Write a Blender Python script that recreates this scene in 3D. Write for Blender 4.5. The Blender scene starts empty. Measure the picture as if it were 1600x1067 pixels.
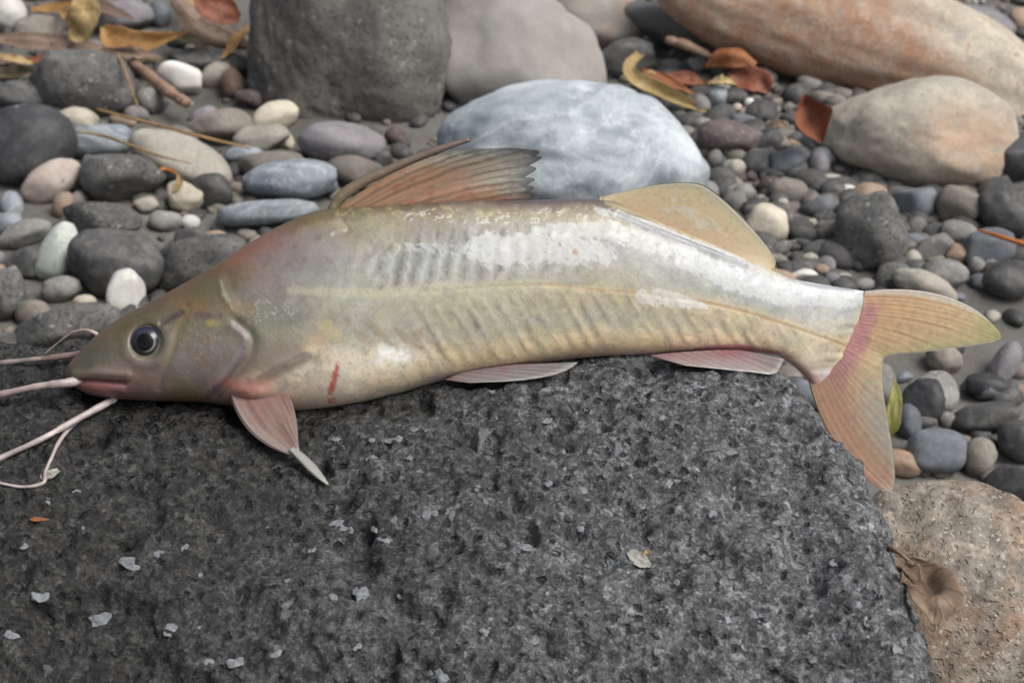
import bpy, bmesh, math, random
import numpy as np
from mathutils import Vector, Matrix

random.seed(7)
rng = np.random.default_rng(11)
scn = bpy.context.scene
col = scn.collection

# ------------------------------------------------------------------ camera
PITCH = math.radians(33)
DIST = 0.667
ZF = 0.172
FPX = 60.0 / 36.0 * 1600.0
FWD = np.array([0, math.cos(PITCH), -math.sin(PITCH)])
RIGHT = np.array([1.0, 0, 0])
UP = np.array([0, math.sin(PITCH), math.cos(PITCH)])
P0 = np.array([0, 0, ZF])
CAM = P0 - DIST * FWD
cd = bpy.data.cameras.new('camera')
cam = bpy.data.objects.new('camera', cd)
col.objects.link(cam)
cam.location = CAM
cam.rotation_euler = (math.pi / 2 - PITCH, 0, 0)
cd.lens = 60
cd.sensor_width = 36
cd.clip_start = 0.01
cd.clip_end = 100
cd.dof.use_dof = True
cd.dof.focus_distance = DIST - 0.015
cd.dof.aperture_fstop = 20
scn.camera = cam

# ------------------------------------------------------------------ light
SUN_EL, SUN_AZ = math.radians(58), math.radians(108)      # azimuth from +Y towards +X
w = bpy.data.worlds.new('World')
scn.world = w
w.use_nodes = True
nt = w.node_tree
sky = nt.nodes.new('ShaderNodeTexSky')
sky.sky_type = 'NISHITA'
sky.sun_disc = False
sky.sun_elevation = SUN_EL
sky.sun_rotation = SUN_AZ
sky.air_density = 0.6
sky.dust_density = 4.0
sky.ozone_density = 0.6
hs = nt.nodes.new('ShaderNodeHueSaturation')          # thin high cloud takes most of the blue out
hs.inputs['Saturation'].default_value = 0.45
nt.links.new(sky.outputs[0], hs.inputs['Color'])
nt.links.new(hs.outputs[0], nt.nodes['Background'].inputs[0])
nt.nodes['Background'].inputs[1].default_value = 0.085
sl = bpy.data.lights.new('sun', 'SUN')
sun = bpy.data.objects.new('sun', sl)
col.objects.link(sun)
sl.energy = 1.5
sl.angle = math.radians(32)
sl.color = (1.0, 0.985, 0.96)
sd = Vector((math.cos(SUN_EL) * math.sin(SUN_AZ), math.cos(SUN_EL) * math.cos(SUN_AZ), math.sin(SUN_EL)))
sun.rotation_euler = sd.to_track_quat('Z', 'Y').to_euler()
sun.location = (1, 1, 3)
vs = scn.view_settings
vs.view_transform = 'Standard'
vs.look = 'None'
vs.gamma = 1
vs.exposure = 0.98

# ------------------------------------------------------------------ helpers
def nrm(v):
    v = np.asarray(v, float)
    return v / (np.linalg.norm(v, axis=-1, keepdims=True) + 1e-12)

def ray(px, py):
    return FWD + RIGHT * (px - 800) / FPX + UP * (533.5 - py) / FPX

def _hash(ix, iy, iz, seed):
    h = (ix * 374761393 + iy * 668265263 + iz * 2147483647 + seed * 1274126177) & 0xFFFFFFFF
    h = ((h ^ (h >> 13)) * 1274126177) & 0xFFFFFFFF
    h = ((h ^ (h >> 16)) * 2246822519) & 0xFFFFFFFF
    return ((h ^ (h >> 15)) & 0xFFFFFF) / float(0xFFFFFF)

def vnoise(p, seed=0):
    p = np.asarray(p, float)
    i = np.floor(p).astype(np.int64)
    f = p - i
    f = f * f * f * (f * (f * 6 - 15) + 10)
    r = 0
    for dx in (0, 1):
        wx = f[:, 0] if dx else 1 - f[:, 0]
        for dy in (0, 1):
            wy = f[:, 1] if dy else 1 - f[:, 1]
            for dz in (0, 1):
                wz = f[:, 2] if dz else 1 - f[:, 2]
                r = r + wx * wy * wz * _hash(i[:, 0] + dx, i[:, 1] + dy, i[:, 2] + dz, seed)
    return r * 2 - 1

def fbm(p, octs=4, seed=0, gain=0.5):
    p = np.asarray(p, float)
    a, r, s = 1.0, 0, 0
    for o in range(octs):
        r = r + a * vnoise(p * (2.03 ** o) + 17.3 * o, seed + o)
        s += a
        a *= gain
    return r / s

def worley(p, seed=0):
    i = np.floor(p).astype(np.int64)
    best = np.full(len(p), 9.0)
    cid = np.zeros(len(p))
    for dx in (-1, 0, 1):
        for dy in (-1, 0, 1):
            for dz in (-1, 0, 1):
                jx, jy, jz = i[:, 0] + dx, i[:, 1] + dy, i[:, 2] + dz
                q = np.stack([jx + _hash(jx, jy, jz, seed), jy + _hash(jx, jy, jz, seed + 1),
                              jz + _hash(jx, jy, jz, seed + 2)], 1)
                d = np.linalg.norm(q - p, axis=1)
                m = d < best
                best = np.where(m, d, best)
                cid = np.where(m, _hash(jx, jy, jz, seed + 3), cid)
    return best, cid

def smooth(a, b, x):
    t = np.clip((x - a) / (b - a), 0, 1)
    return t * t * (3 - 2 * t)

def pchip(xs, ys, x):
    xs, ys = np.asarray(xs, float), np.asarray(ys, float)
    h = np.diff(xs)
    d = np.diff(ys) / h
    m = np.zeros_like(ys)
    for k in range(1, len(xs) - 1):
        if d[k - 1] * d[k] > 0:
            w1, w2 = 2 * h[k] + h[k - 1], h[k] + 2 * h[k - 1]
            m[k] = (w1 + w2) / (w1 / d[k - 1] + w2 / d[k])
    m[0], m[-1] = d[0], d[-1]
    x = np.clip(x, xs[0], xs[-1])
    k = np.clip(np.searchsorted(xs, x) - 1, 0, len(xs) - 2)
    t = (x - xs[k]) / h[k]
    return ((1 + 2 * t) * (1 - t) ** 2 * ys[k] + t * (1 - t) ** 2 * h[k] * m[k]
            + t * t * (3 - 2 * t) * ys[k + 1] + t * t * (t - 1) * h[k] * m[k + 1])

def polydist(u, v, pts):
    best = np.full(u.shape, 1e9)
    tt = np.zeros(u.shape)
    n = len(pts) - 1
    for k in range(n):
        ax, ay = pts[k]
        bx, by = pts[k + 1]
        dx, dy = bx - ax, by - ay
        t = np.clip(((u - ax) * dx + (v - ay) * dy) / (dx * dx + dy * dy), 0, 1)
        d = np.hypot(u - ax - t * dx, v - ay - t * dy)
        m = d < best
        best = np.where(m, d, best)
        tt = np.where(m, (k + t) / n, tt)
    return best, tt

def mk(name, verts, faces, mat=None, parent=None, smooth_shade=True, attrs=None, origin=None):
    verts = np.asarray(verts, np.float64)
    faces = np.asarray(faces, np.int32)
    org = np.zeros(3) if origin is None else np.asarray(origin, float)
    verts = verts - org
    me = bpy.data.meshes.new(name)
    k = faces.shape[1]
    me.vertices.add(len(verts))
    me.vertices.foreach_set('co', verts.astype(np.float32).ravel())
    me.loops.add(faces.size)
    me.loops.foreach_set('vertex_index', faces.ravel())
    me.polygons.add(len(faces))
    me.polygons.foreach_set('loop_start', np.arange(0, faces.size, k, dtype=np.int32))
    me.polygons.foreach_set('use_smooth', np.full(len(faces), smooth_shade))
    me.update(calc_edges=True)
    if attrs:
        for an, data in attrs.items():
            data = np.asarray(data, np.float32)
            if data.ndim == 1:
                a = me.attributes.new(an, 'FLOAT', 'POINT')
                a.data.foreach_set('value', data)
            else:
                a = me.color_attributes.new(an, 'FLOAT_COLOR', 'POINT')
                rgba = np.ones((len(data), 4), np.float32)
                rgba[:, :3] = data
                a.data.foreach_set('color', rgba.ravel())
    if mat:
        me.materials.append(mat)
    o = bpy.data.objects.new(name, me)
    col.objects.link(o)
    o.location = org
    if parent is not None:
        o.parent = parent
        o.matrix_parent_inverse = Matrix.Translation(-Vector(parent.location))
    return o

def tag(o, label=None, cat=None, group=None, kind=None):
    if label: o['label'] = label
    if cat: o['category'] = cat
    if group: o['group'] = group
    if kind: o['kind'] = kind
    return o

def gridfaces(nr, nc, wrap=False, flip=False):
    r, c = np.meshgrid(np.arange(nr - 1), np.arange(nc if wrap else nc - 1), indexing='ij')
    c2 = (c + 1) % nc
    f = np.stack([r * nc + c, r * nc + c2, (r + 1) * nc + c2, (r + 1) * nc + c], -1).reshape(-1, 4)
    return f[:, ::-1] if flip else f

_ico = {}
def ico(level):
    if level not in _ico:
        bm = bmesh.new()
        bmesh.ops.create_icosphere(bm, subdivisions=level, radius=1)
        V = np.array([v.co[:] for v in bm.verts])
        F = np.array([[v.index for v in f.verts] for f in bm.faces], np.int32)
        bm.free()
        _ico[level] = (nrm(V), F)
    return _ico[level]

def catmull(P, n):
    P = np.asarray(P, float)
    Q = np.vstack([2 * P[0] - P[1], P, 2 * P[-1] - P[-2]])
    s = np.linspace(0, len(P) - 1, n)
    k = np.minimum(s.astype(int), len(P) - 2)
    t = (s - k)[:, None]
    a, b, c, d = Q[k], Q[k + 1], Q[k + 2], Q[k + 3]
    return 0.5 * (2 * b + (c - a) * t + (2 * a - 5 * b + 4 * c - d) * t ** 2 + (3 * b - a - 3 * c + d) * t ** 3)

def tube(P, radii, n=40, seg=10, flat=1.0, wob=0.0, seed=0):
    C = catmull(P, n)
    R = np.interp(np.linspace(0, 1, n), np.linspace(0, 1, len(radii)), radii)
    if wob:
        R = R * (1 + wob * vnoise(np.stack([np.arange(n) * .4, np.zeros(n), np.zeros(n)], 1), seed))
    T = nrm(np.gradient(C, axis=0))
    ref = np.array([0.0, 0.3, 1.0])
    A = nrm(np.cross(T, ref))
    B = np.cross(A, T)
    th = np.linspace(0, 2 * np.pi, seg, endpoint=False)
    V = C[:, None] + R[:, None, None] * (np.cos(th)[None, :, None] * A[:, None] + flat * np.sin(th)[None, :, None] * B[:, None])
    V = V.reshape(-1, 3)
    F = gridfaces(n, seg, wrap=True)
    V = np.vstack([V, C[0], C[-1]])
    i0, i1 = n * seg, n * seg + 1
    caps = [[i0, (j + 1) % seg, j, j] for j in range(seg)] + [[i1, (n - 1) * seg + j, (n - 1) * seg + (j + 1) % seg, i1] for j in range(seg)]
    tri = np.array([[a, b, c] for a, b, c, d in caps[:seg]] + [[a, b, c] for a, b, c, d in caps[seg:]], np.int32)
    T3 = np.vstack([F[:, [0, 1, 2]], F[:, [0, 2, 3]], tri])
    return V, T3

def lin(c):
    c = np.asarray(c, float) / 255.0
    return np.where(c <= 0.04045, c / 12.92, ((c + 0.055) / 1.055) ** 2.4)

# ------------------------------------------------------------------ materials
class NT:
    def __init__(s, name):
        s.m = bpy.data.materials.new(name)
        s.m.use_nodes = True
        s.t = s.m.node_tree
        s.b = s.t.nodes['Principled BSDF']
    def n(s, typ, **kw):
        nd = s.t.nodes.new(typ)
        for k, v in kw.items():
            if k.startswith('i_'):
                nd.inputs[k[2:].replace('_', ' ')].default_value = v
            else:
                setattr(nd, k, v)
        return nd
    def l(s, a, b):
        s.t.links.new(a, b)
    def mix(s, fac, a, b, mode='MIX'):
        nd = s.t.nodes.new('ShaderNodeMix')
        nd.data_type = 'RGBA'
        nd.blend_type = mode
        for sock, val in ((nd.inputs[0], fac), (nd.inputs[6], a), (nd.inputs[7], b)):
            if isinstance(val, bpy.types.NodeSocket):
                s.l(val, sock)
            elif isinstance(val, (int, float)):
                sock.default_value = val
            else:
                sock.default_value = (*val, 1)
        return nd.outputs[2]
    def ramp(s, fac, stops):
        nd = s.t.nodes.new('ShaderNodeValToRGB')
        e = nd.color_ramp.elements
        while len(e) < len(stops):
            e.new(0.5)
        for el, (p, c) in zip(e, stops):
            el.position = p
            el.color = (c, c, c, 1) if isinstance(c, (int, float)) else (*c, 1)
        s.l(fac, nd.inputs[0])
        return nd.outputs[0]
    def math(s, op, a, b=0.5):
        nd = s.t.nodes.new('ShaderNodeMath')
        nd.operation = op
        for sock, val in ((nd.inputs[0], a), (nd.inputs[1], b)):
            if isinstance(val, bpy.types.NodeSocket):
                s.l(val, sock)
            else:
                sock.default_value = val
        return nd.outputs[0]
    def coords(s, rand=True):
        tc = s.n('ShaderNodeTexCoord')
        oi = s.n('ShaderNodeObjectInfo')
        if not rand:
            return tc.outputs['Object'], oi.outputs['Random']
        va = s.n('ShaderNodeVectorMath', operation='MULTIPLY_ADD')
        cx = s.n('ShaderNodeCombineXYZ')
        for k in range(3):
            s.l(oi.outputs['Random'], cx.inputs[k])
        s.l(cx.outputs[0], va.inputs[0])
        va.inputs[1].default_value = (37, 91, 53)
        s.l(tc.outputs['Object'], va.inputs[2])
        return va.outputs[0], oi.outputs['Random']
    def noise(s, vec, scale, detail=4, rough=0.6, dist=0.0):
        nd = s.n('ShaderNodeTexNoise')
        nd.inputs['Scale'].default_value = scale
        nd.inputs['Detail'].default_value = detail
        nd.inputs['Roughness'].default_value = rough
        nd.inputs['Distortion'].default_value = dist
        s.l(vec, nd.inputs['Vector'])
        return nd.outputs[0]
    def voro(s, vec, scale, feature='F1', rnd=1.0):
        nd = s.n('ShaderNodeTexVoronoi')
        nd.feature = feature
        nd.inputs['Scale'].default_value = scale
        nd.inputs['Randomness'].default_value = rnd
        s.l(vec, nd.inputs['Vector'])
        return nd
    def warp(s, vec, scale, amt):
        nd = s.n('ShaderNodeTexNoise')
        nd.inputs['Scale'].default_value = scale
        nd.inputs['Detail'].default_value = 3
        s.l(vec, nd.inputs['Vector'])
        va = s.n('ShaderNodeVectorMath', operation='MULTIPLY_ADD')
        s.l(nd.outputs['Color'], va.inputs[0])
        va.inputs[1].default_value = (amt, amt, amt)
        s.l(vec, va.inputs[2])
        return va.outputs[0]
    def bump(s, h, strength, dist, normal=None):
        nd = s.n('ShaderNodeBump')
        nd.inputs['Strength'].default_value = strength
        nd.inputs['Distance'].default_value = dist
        s.l(h, nd.inputs['Height'])
        if normal is not None:
            s.l(normal, nd.inputs['Normal'])
        return nd.outputs[0]

def stone_mat(name, ca, cb, speck=None, speck_amt=0.0, speck_scale=260, pits=0.0, rough=0.75, bump=0.5,
              s1=45, s2=420, stain=None, stain_amt=0.4, vein=None, grain=0.35, stain_scale=22, dust=.55, stain_attr=False):
    m = NT(name)
    vec, rnd = m.coords()
    n1 = m.noise(vec, s1, 5, 0.62, 0.4)
    c = m.mix(m.ramp(n1, [(0.32, 0.0), (0.68, 1.0)]), lin(ca), lin(cb))
    if stain is not None:
        n3 = m.noise(vec, stain_scale, 5, 0.65, 0.8)
        sm = m.ramp(n3, [(0.45, 0.0), (0.62, 1.0)])
        if stain_attr:
            sa_ = m.n('ShaderNodeAttribute', attribute_name='stain')
            sm = m.math('MULTIPLY', m.ramp(m.noise(vec, 70, 6, .7, .6), [(0.33, 0.35), (0.6, 1.0)]), sa_.outputs['Fac'])
        c = m.mix(m.math('MULTIPLY', sm, stain_amt), c, lin(stain))
    if vein is not None:
        n4 = m.noise(vec, 26, 6, 0.6, 1.6)
        d = m.math('ABSOLUTE', m.math('SUBTRACT', n4, 0.5))
        c = m.mix(m.ramp(d, [(0.0, 0.85), (0.035, 0.0)]), c, lin(vein))
    n6 = m.noise(vec, 110, 6, 0.72, .6)          # silt film
    c = m.mix(m.ramp(n6, [(0.48, 0.0), (0.70, dust)]), c, lin((142, 138, 131)))
    n2 = m.noise(vec, s2, 4, 0.7)
    g = m.ramp(n2, [(0.25, 1 - grain), (0.75, 1 + 0 * grain)])
    c = m.mix(1.0, c, g, 'MULTIPLY')
    h = m.math('ADD', m.math('MULTIPLY', n1, 0.6), m.math('MULTIPLY', n2, 0.4))
    if speck is not None:
        v = m.voro(m.warp(vec, speck_scale * .9, 2.2 / speck_scale), speck_scale)
        sep = m.n('ShaderNodeSeparateColor')
        m.l(v.outputs['Color'], sep.inputs[0])
        sel = m.math('LESS_THAN', sep.outputs[0], speck_amt)
        nn = m.math('ADD', v.outputs['Distance'], m.math('MULTIPLY', n2, 0.35))
        msk = m.math('MULTIPLY', sel, m.ramp(nn, [(0.42, 1.0), (0.56, 0.0)]))
        c = m.mix(m.math('MULTIPLY', msk, m.math('ADD', .25, m.math('MULTIPLY', sep.outputs[1], .5))), c, lin(speck))
    if pits:
        v2 = m.voro(m.warp(vec, 300, .006), 300)
        pm = m.ramp(m.math('ADD', v2.outputs['Distance'], m.math('MULTIPLY', n2, 0.5)), [(0.38, 0.0), (0.62, 1.0)])
        h = m.math('ADD', h, m.math('MULTIPLY', pm, pits))
    hue = m.n('ShaderNodeHueSaturation')
    m.l(c, hue.inputs['Color'])
    m.l(m.math('ADD', m.math('MULTIPLY', rnd, 0.35), 0.83), hue.inputs['Value'])
    m.l(hue.outputs[0], m.b.inputs['Base Color'])
    m.b.inputs['Roughness'].default_value = rough
    m.b.inputs['Specular IOR Level'].default_value = 0.35
    m.l(m.bump(h, bump, 0.002), m.b.inputs['Normal'])
    return m.m

M = {
 'dark':   stone_mat('dark_rough_stone', (74, 74, 73), (114, 113, 110), (160, 160, 157), .16, 260, pits=.6, rough=.88, bump=.8),
 'darkbig': stone_mat('dark_grey_boulder_stone', (94, 92, 88), (130, 127, 120), (160, 156, 148), .2, 160, pits=.6, rough=.88, bump=.8, s1=25),
 'black':  stone_mat('black_flecked_stone', (50, 50, 53), (72, 72, 74), (150, 158, 160), .12, 90, rough=.55, bump=.4, dust=.2),
 'char':   stone_mat('charcoal_smooth_stone', (62, 62, 62), (98, 97, 95), rough=.65, bump=.4, dust=.5),
 'grey':   stone_mat('grey_stone', (112, 111, 108), (148, 145, 140), (168, 166, 160), .10, 300, bump=.4),
 'taupe':  stone_mat('taupe_stone', (112, 106, 98), (146, 138, 127), (98, 90, 82), .18, 340, bump=.45),
 'bluegrey': stone_mat('blue_grey_stone', (122, 130, 136), (158, 165, 170), bump=.3, rough=.65, s1=60, vein=(176, 182, 184), dust=.35),
 'slate':  stone_mat('slate_blue_stone', (92, 97, 104), (122, 126, 132), bump=.3, rough=.65, dust=.35),
 'purple': stone_mat('purple_grey_stone', (112, 109, 113), (142, 138, 141), (152, 149, 150), .12, 340, bump=.4),
 'maroon': stone_mat('purple_brown_stone', (80, 69, 68), (106, 93, 92), (142, 132, 130), .14, 280, bump=.6),
 'brown':  stone_mat('red_brown_stone', (100, 78, 66), (126, 104, 92), bump=.45),
 'white':  stone_mat('white_quartz_stone', (190, 188, 180), (222, 220, 212), stain=(160, 157, 148), stain_amt=.55, bump=.3, rough=.65, grain=.18, dust=.25),
 'cream':  stone_mat('cream_stone', (180, 172, 152), (208, 200, 182), (150, 140, 120), .10, 340, stain=(156, 146, 124), stain_amt=.5, bump=.3, grain=.25, dust=.35),
 'creamgrey': stone_mat('cream_grey_freckled_stone', (148, 144, 133), (180, 174, 161), (116, 110, 100), .28, 480, bump=.3, grain=.3),
 'greenwhite': stone_mat('green_white_stone', (164, 171, 161), (200, 203, 193), (124, 134, 124), .25, 300, stain=(130, 136, 124), bump=.5, grain=.3, dust=.3),
 'pink':   stone_mat('pinkish_white_stone', (182, 171, 161), (208, 198, 188), (136, 116, 104), .12, 230, stain=(176, 142, 122), stain_amt=.5, bump=.3, grain=.22, dust=.25),
 'tan':    stone_mat('tan_stone', (138, 120, 102), (166, 147, 128), stain=(168, 134, 106), stain_amt=.5, bump=.4),
 'tangrey': stone_mat('tan_streaked_grey_stone', (132, 128, 122), (160, 152, 143), stain=(184, 146, 116), stain_amt=.75, bump=.3, stain_scale=16, grain=.25),
 'pale':   stone_mat('pale_smooth_boulder_stone', (130, 127, 122), (152, 148, 142), bump=.2, rough=.75, grain=.18, s1=18, stain=(122, 117, 110), stain_amt=.45, dust=.4),
 'tanround': stone_mat('tan_round_boulder_stone', (160, 154, 140), (188, 180, 164), (132, 126, 112), .2, 260, stain=(186, 150, 120), stain_amt=.8, stain_scale=11, bump=.45, grain=.3, stain_attr=True),
 'rust':   stone_mat('rust_stained_boulder_stone', (172, 161, 143), (202, 192, 174), (146, 112, 88), .25, 190, stain=(156, 106, 74), stain_amt=.85, stain_scale=9, bump=.7, grain=.4, stain_attr=True),
 'granite': stone_mat('tan_pitted_boulder_stone', (128, 118, 106), (192, 181, 166), (200, 190, 176), .45, 420, pits=.35, stain=(168, 130, 96), stain_amt=.6, stain_scale=24, bump=1.0, grain=.6, s1=75, s2=330),
}

def marble():
    m = NT('blue_white_marbled_stone')
    vec, rnd = m.coords()
    n1 = m.noise(vec, 13, 7, 0.66, .7)
    c = m.mix(m.ramp(n1, [(0.36, 0.0), (0.62, 1.0)]), lin((128, 138, 144)), lin((186, 194, 197)))
    n2 = m.noise(vec, 17, 8, 0.62, 1.0)
    d = m.math('ABSOLUTE', m.math('SUBTRACT', n2, 0.5))
    c = m.mix(m.ramp(d, [(0.0, 0.4), (0.02, 0.0)]), c, lin((212, 214, 212)))
    n3 = m.noise(vec, 34, 7, 0.68, .5)
    c = m.mix(m.ramp(n3, [(0.50, 0.0), (0.62, 0.8)]), c, lin((124, 134, 141)))
    n5 = m.noise(vec, 500, 3, 0.6)
    c = m.mix(1.0, c, m.ramp(n5, [(0.25, .82), (0.7, 1.0)]), 'MULTIPLY')
    m.l(c, m.b.inputs['Base Color'])
    m.b.inputs['Roughness'].default_value = .6
    m.l(m.bump(m.math('ADD', n2, m.math('MULTIPLY', n5, .4)), .35, .003), m.b.inputs['Normal'])
    return m.m
M['marble'] = marble()

def lava_mat():
    m = NT('dark_lava_stone')
    vec, rnd = m.coords(False)
    big = m.noise(vec, 16, 4, .6, .3)
    med = m.noise(vec, 120, 4, .6)
    n1 = m.noise(vec, 300, 4, .65)
    n2 = m.noise(vec, 1000, 3, .7)
    wv = m.warp(vec, 500, .0022)
    c = m.mix(m.ramp(med, [(0.34, 0.0), (0.66, 1.0)]), lin((68, 69, 70)), lin((108, 109, 110)))
    c = m.mix(m.math('MULTIPLY', m.ramp(big, [(0.4, 0.0), (0.65, 1.0)]), .3), c, lin((72, 71, 69)))
    # mineral grains: every cell its own tone
    g1 = m.voro(wv, 480)
    s1 = m.n('ShaderNodeSeparateColor')
    m.l(g1.outputs['Color'], s1.inputs[0])
    c = m.mix(1.0, c, m.ramp(s1.outputs[0], [(0.0, .46), (0.45, .88), (0.85, 1.12), (1.0, 1.5)]), 'MULTIPLY')
    g2 = m.voro(wv, 1100)
    s2 = m.n('ShaderNodeSeparateColor')
    m.l(g2.outputs['Color'], s2.inputs[0])
    c = m.mix(1.0, c, m.ramp(s2.outputs[0], [(0.0, .5), (0.6, 1.0), (1.0, 1.6)]), 'MULTIPLY')
    # vesicles: the shade inside the pits, painted as dark colour
    pv = m.voro(m.warp(vec, 260, .006), 210)
    sp_ = m.n('ShaderNodeSeparateColor')
    m.l(pv.outputs['Color'], sp_.inputs[0])
    pd = m.math('ADD', pv.outputs['Distance'], m.math('MULTIPLY', n1, .5))
    pit = m.math('MULTIPLY', m.math('LESS_THAN', sp_.outputs[0], .42), m.ramp(pd, [(.44, 1.0), (.60, 0.0)]))
    c = m.mix(m.math('MULTIPLY', pit, .75), c, lin((30, 30, 31)))
    # feldspar flecks
    for sc, amt, cc in ((150, .13, (164, 168, 171)), (330, .17, (152, 156, 158)), (80, .06, (138, 143, 147))):
        v = m.voro(m.warp(vec, sc * 1.3, 2.4 / sc), sc)
        sep = m.n('ShaderNodeSeparateColor')
        m.l(v.outputs['Color'], sep.inputs[0])
        sel = m.math('LESS_THAN', sep.outputs[0], amt)
        dd = m.math('ADD', v.outputs['Distance'], m.math('MULTIPLY', n1, .6))
        c = m.mix(m.math('MULTIPLY', m.math('MULTIPLY', sel, m.ramp(dd, [(.46, 1.0), (.64, 0.0)])), m.math('ADD', .3, m.math('MULTIPLY', sep.outputs[2], .5))), c, lin(cc))
    wet = m.n('ShaderNodeAttribute', attribute_name='wet')
    left_shade = m.n('ShaderNodeAttribute', attribute_name='left_shade')
    c = m.mix(m.math('MULTIPLY', left_shade.outputs['Fac'], 1.0), c, m.mix(1.0, c, lin((160, 157, 152)), 'MULTIPLY'))  # darkens the rock colour to stand for shade on the left
    c = m.mix(m.math('MULTIPLY', wet.outputs['Fac'], .8), c, m.mix(1.0, c, (.35, .32, .28), 'MULTIPLY'))
    m.l(c, m.b.inputs['Base Color'])
    m.l(m.math('SUBTRACT', .85, m.math('MULTIPLY', wet.outputs['Fac'], .5)), m.b.inputs['Roughness'])
    m.b.inputs['Specular IOR Level'].default_value = .35
    h = m.math('ADD', m.math('MULTIPLY', n1, .8), m.math('ADD', m.math('MULTIPLY', s1.outputs[0], .22), m.math('MULTIPLY', pit, -.9)))
    h = m.math('ADD', h, m.math('MULTIPLY', n2, .3))
    m.l(m.bump(h, 1.0, .0022), m.b.inputs['Normal'])
    return m.m
M['lava'] = lava_mat()

def sand_mat():
    m = NT('grey_river_sand')
    vec, rnd = m.coords(False)
    n0 = m.noise(vec, 8, 4, .6)
    n1 = m.noise(vec, 120, 5, .7)
    n2 = m.noise(vec, 900, 3, .7)
    c = m.mix(m.ramp(n0, [(.35, 0.0), (.65, 1.0)]), lin((96, 93, 88)), lin((130, 126, 120)))
    c = m.mix(1.0, c, m.ramp(n1, [(.3, .75), (.7, 1.0)]), 'MULTIPLY')
    c = m.mix(1.0, c, m.ramp(n2, [(.3, .7), (.7, 1.0)]), 'MULTIPLY')
    m.l(c, m.b.inputs['Base Color'])
    m.b.inputs['Roughness'].default_value = .95
    m.l(m.bump(m.math('ADD', n1, n2), .6, .002), m.b.inputs['Normal'])
    return m.m
M['sand'] = sand_mat()

def leaf_mat(name, ca, cb, stain, rough=.6):
    m = NT(name)
    vec, rnd = m.coords()
    n1 = m.noise(vec, 60, 4, .6, .5)
    n2 = m.noise(vec, 420, 4, .7)
    c = m.mix(m.ramp(n1, [(.35, 0.0), (.65, 1.0)]), lin(ca), lin(cb))
    c = m.mix(m.ramp(m.noise(vec, 130, 5, .7, .6), [(.56, 0.0), (.68, .85)]), c, lin(stain))
    att = m.n('ShaderNodeAttribute', attribute_name='veinmask')
    c = m.mix(m.math('MULTIPLY', att.outputs['Fac'], .45), c, m.mix(1.0, c, (.55, .5, .45), 'MULTIPLY'))
    c = m.mix(1.0, c, m.ramp(n2, [(.3, .75), (.7, 1.0)]), 'MULTIPLY')
    m.l(c, m.b.inputs['Base Color'])
    m.b.inputs['Roughness'].default_value = rough
    m.l(m.bump(m.math('ADD', n2, m.math('MULTIPLY', att.outputs['Fac'], -1.0)), .5, .0006), m.b.inputs['Normal'])
    tr = m.n('ShaderNodeBsdfTranslucent')
    m.l(c, tr.inputs[0])
    mx = m.n('ShaderNodeMixShader')
    mx.inputs[0].default_value = .25
    m.l(m.b.outputs[0], mx.inputs[1])
    m.l(tr.outputs[0], mx.inputs[2])
    m.l(mx.outputs[0], m.t.nodes['Material Output'].inputs[0])
    return m.m
L = {
 'tan': leaf_mat('tan_dry_leaf', (200, 172, 116), (214, 190, 140), (160, 126, 82)),
 'orange': leaf_mat('orange_dry_leaf', (168, 118, 66), (184, 146, 92), (122, 84, 52)),
 'yellow': leaf_mat('yellow_dry_leaf', (172, 146, 92), (194, 174, 124), (140, 104, 64)),
 'yellowgreen': leaf_mat('yellow_green_leaf', (184, 180, 100), (204, 202, 138), (170, 156, 88)),
 'brown': leaf_mat('brown_dry_leaf', (128, 106, 90), (154, 132, 114), (98, 80, 66)),
 'flake': leaf_mat('pale_grey_flake', (156, 152, 142), (176, 172, 162), (130, 124, 112)),
 'rustred': leaf_mat('red_brown_dry_leaf', (134, 76, 52), (160, 100, 74), (96, 58, 44)),
 'rustorange': leaf_mat('rust_orange_dry_leaf', (152, 92, 54), (176, 118, 76), (104, 64, 42)),
 'olive': leaf_mat('olive_dry_leaf', (92, 84, 62), (118, 108, 80), (76, 60, 46)),
 'paper': leaf_mat('pale_brown_dry_leaf', (124, 102, 84), (156, 134, 112), (98, 78, 62)),
 'stem': leaf_mat('tan_stem', (160, 124, 82), (184, 150, 104), (120, 86, 54)),
 'stemorange': leaf_mat('orange_stem', (188, 110, 52), (206, 134, 74), (150, 84, 40)),
 'stick': leaf_mat('weathered_stick_wood', (152, 120, 98), (178, 150, 128), (110, 84, 70)),
}

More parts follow.
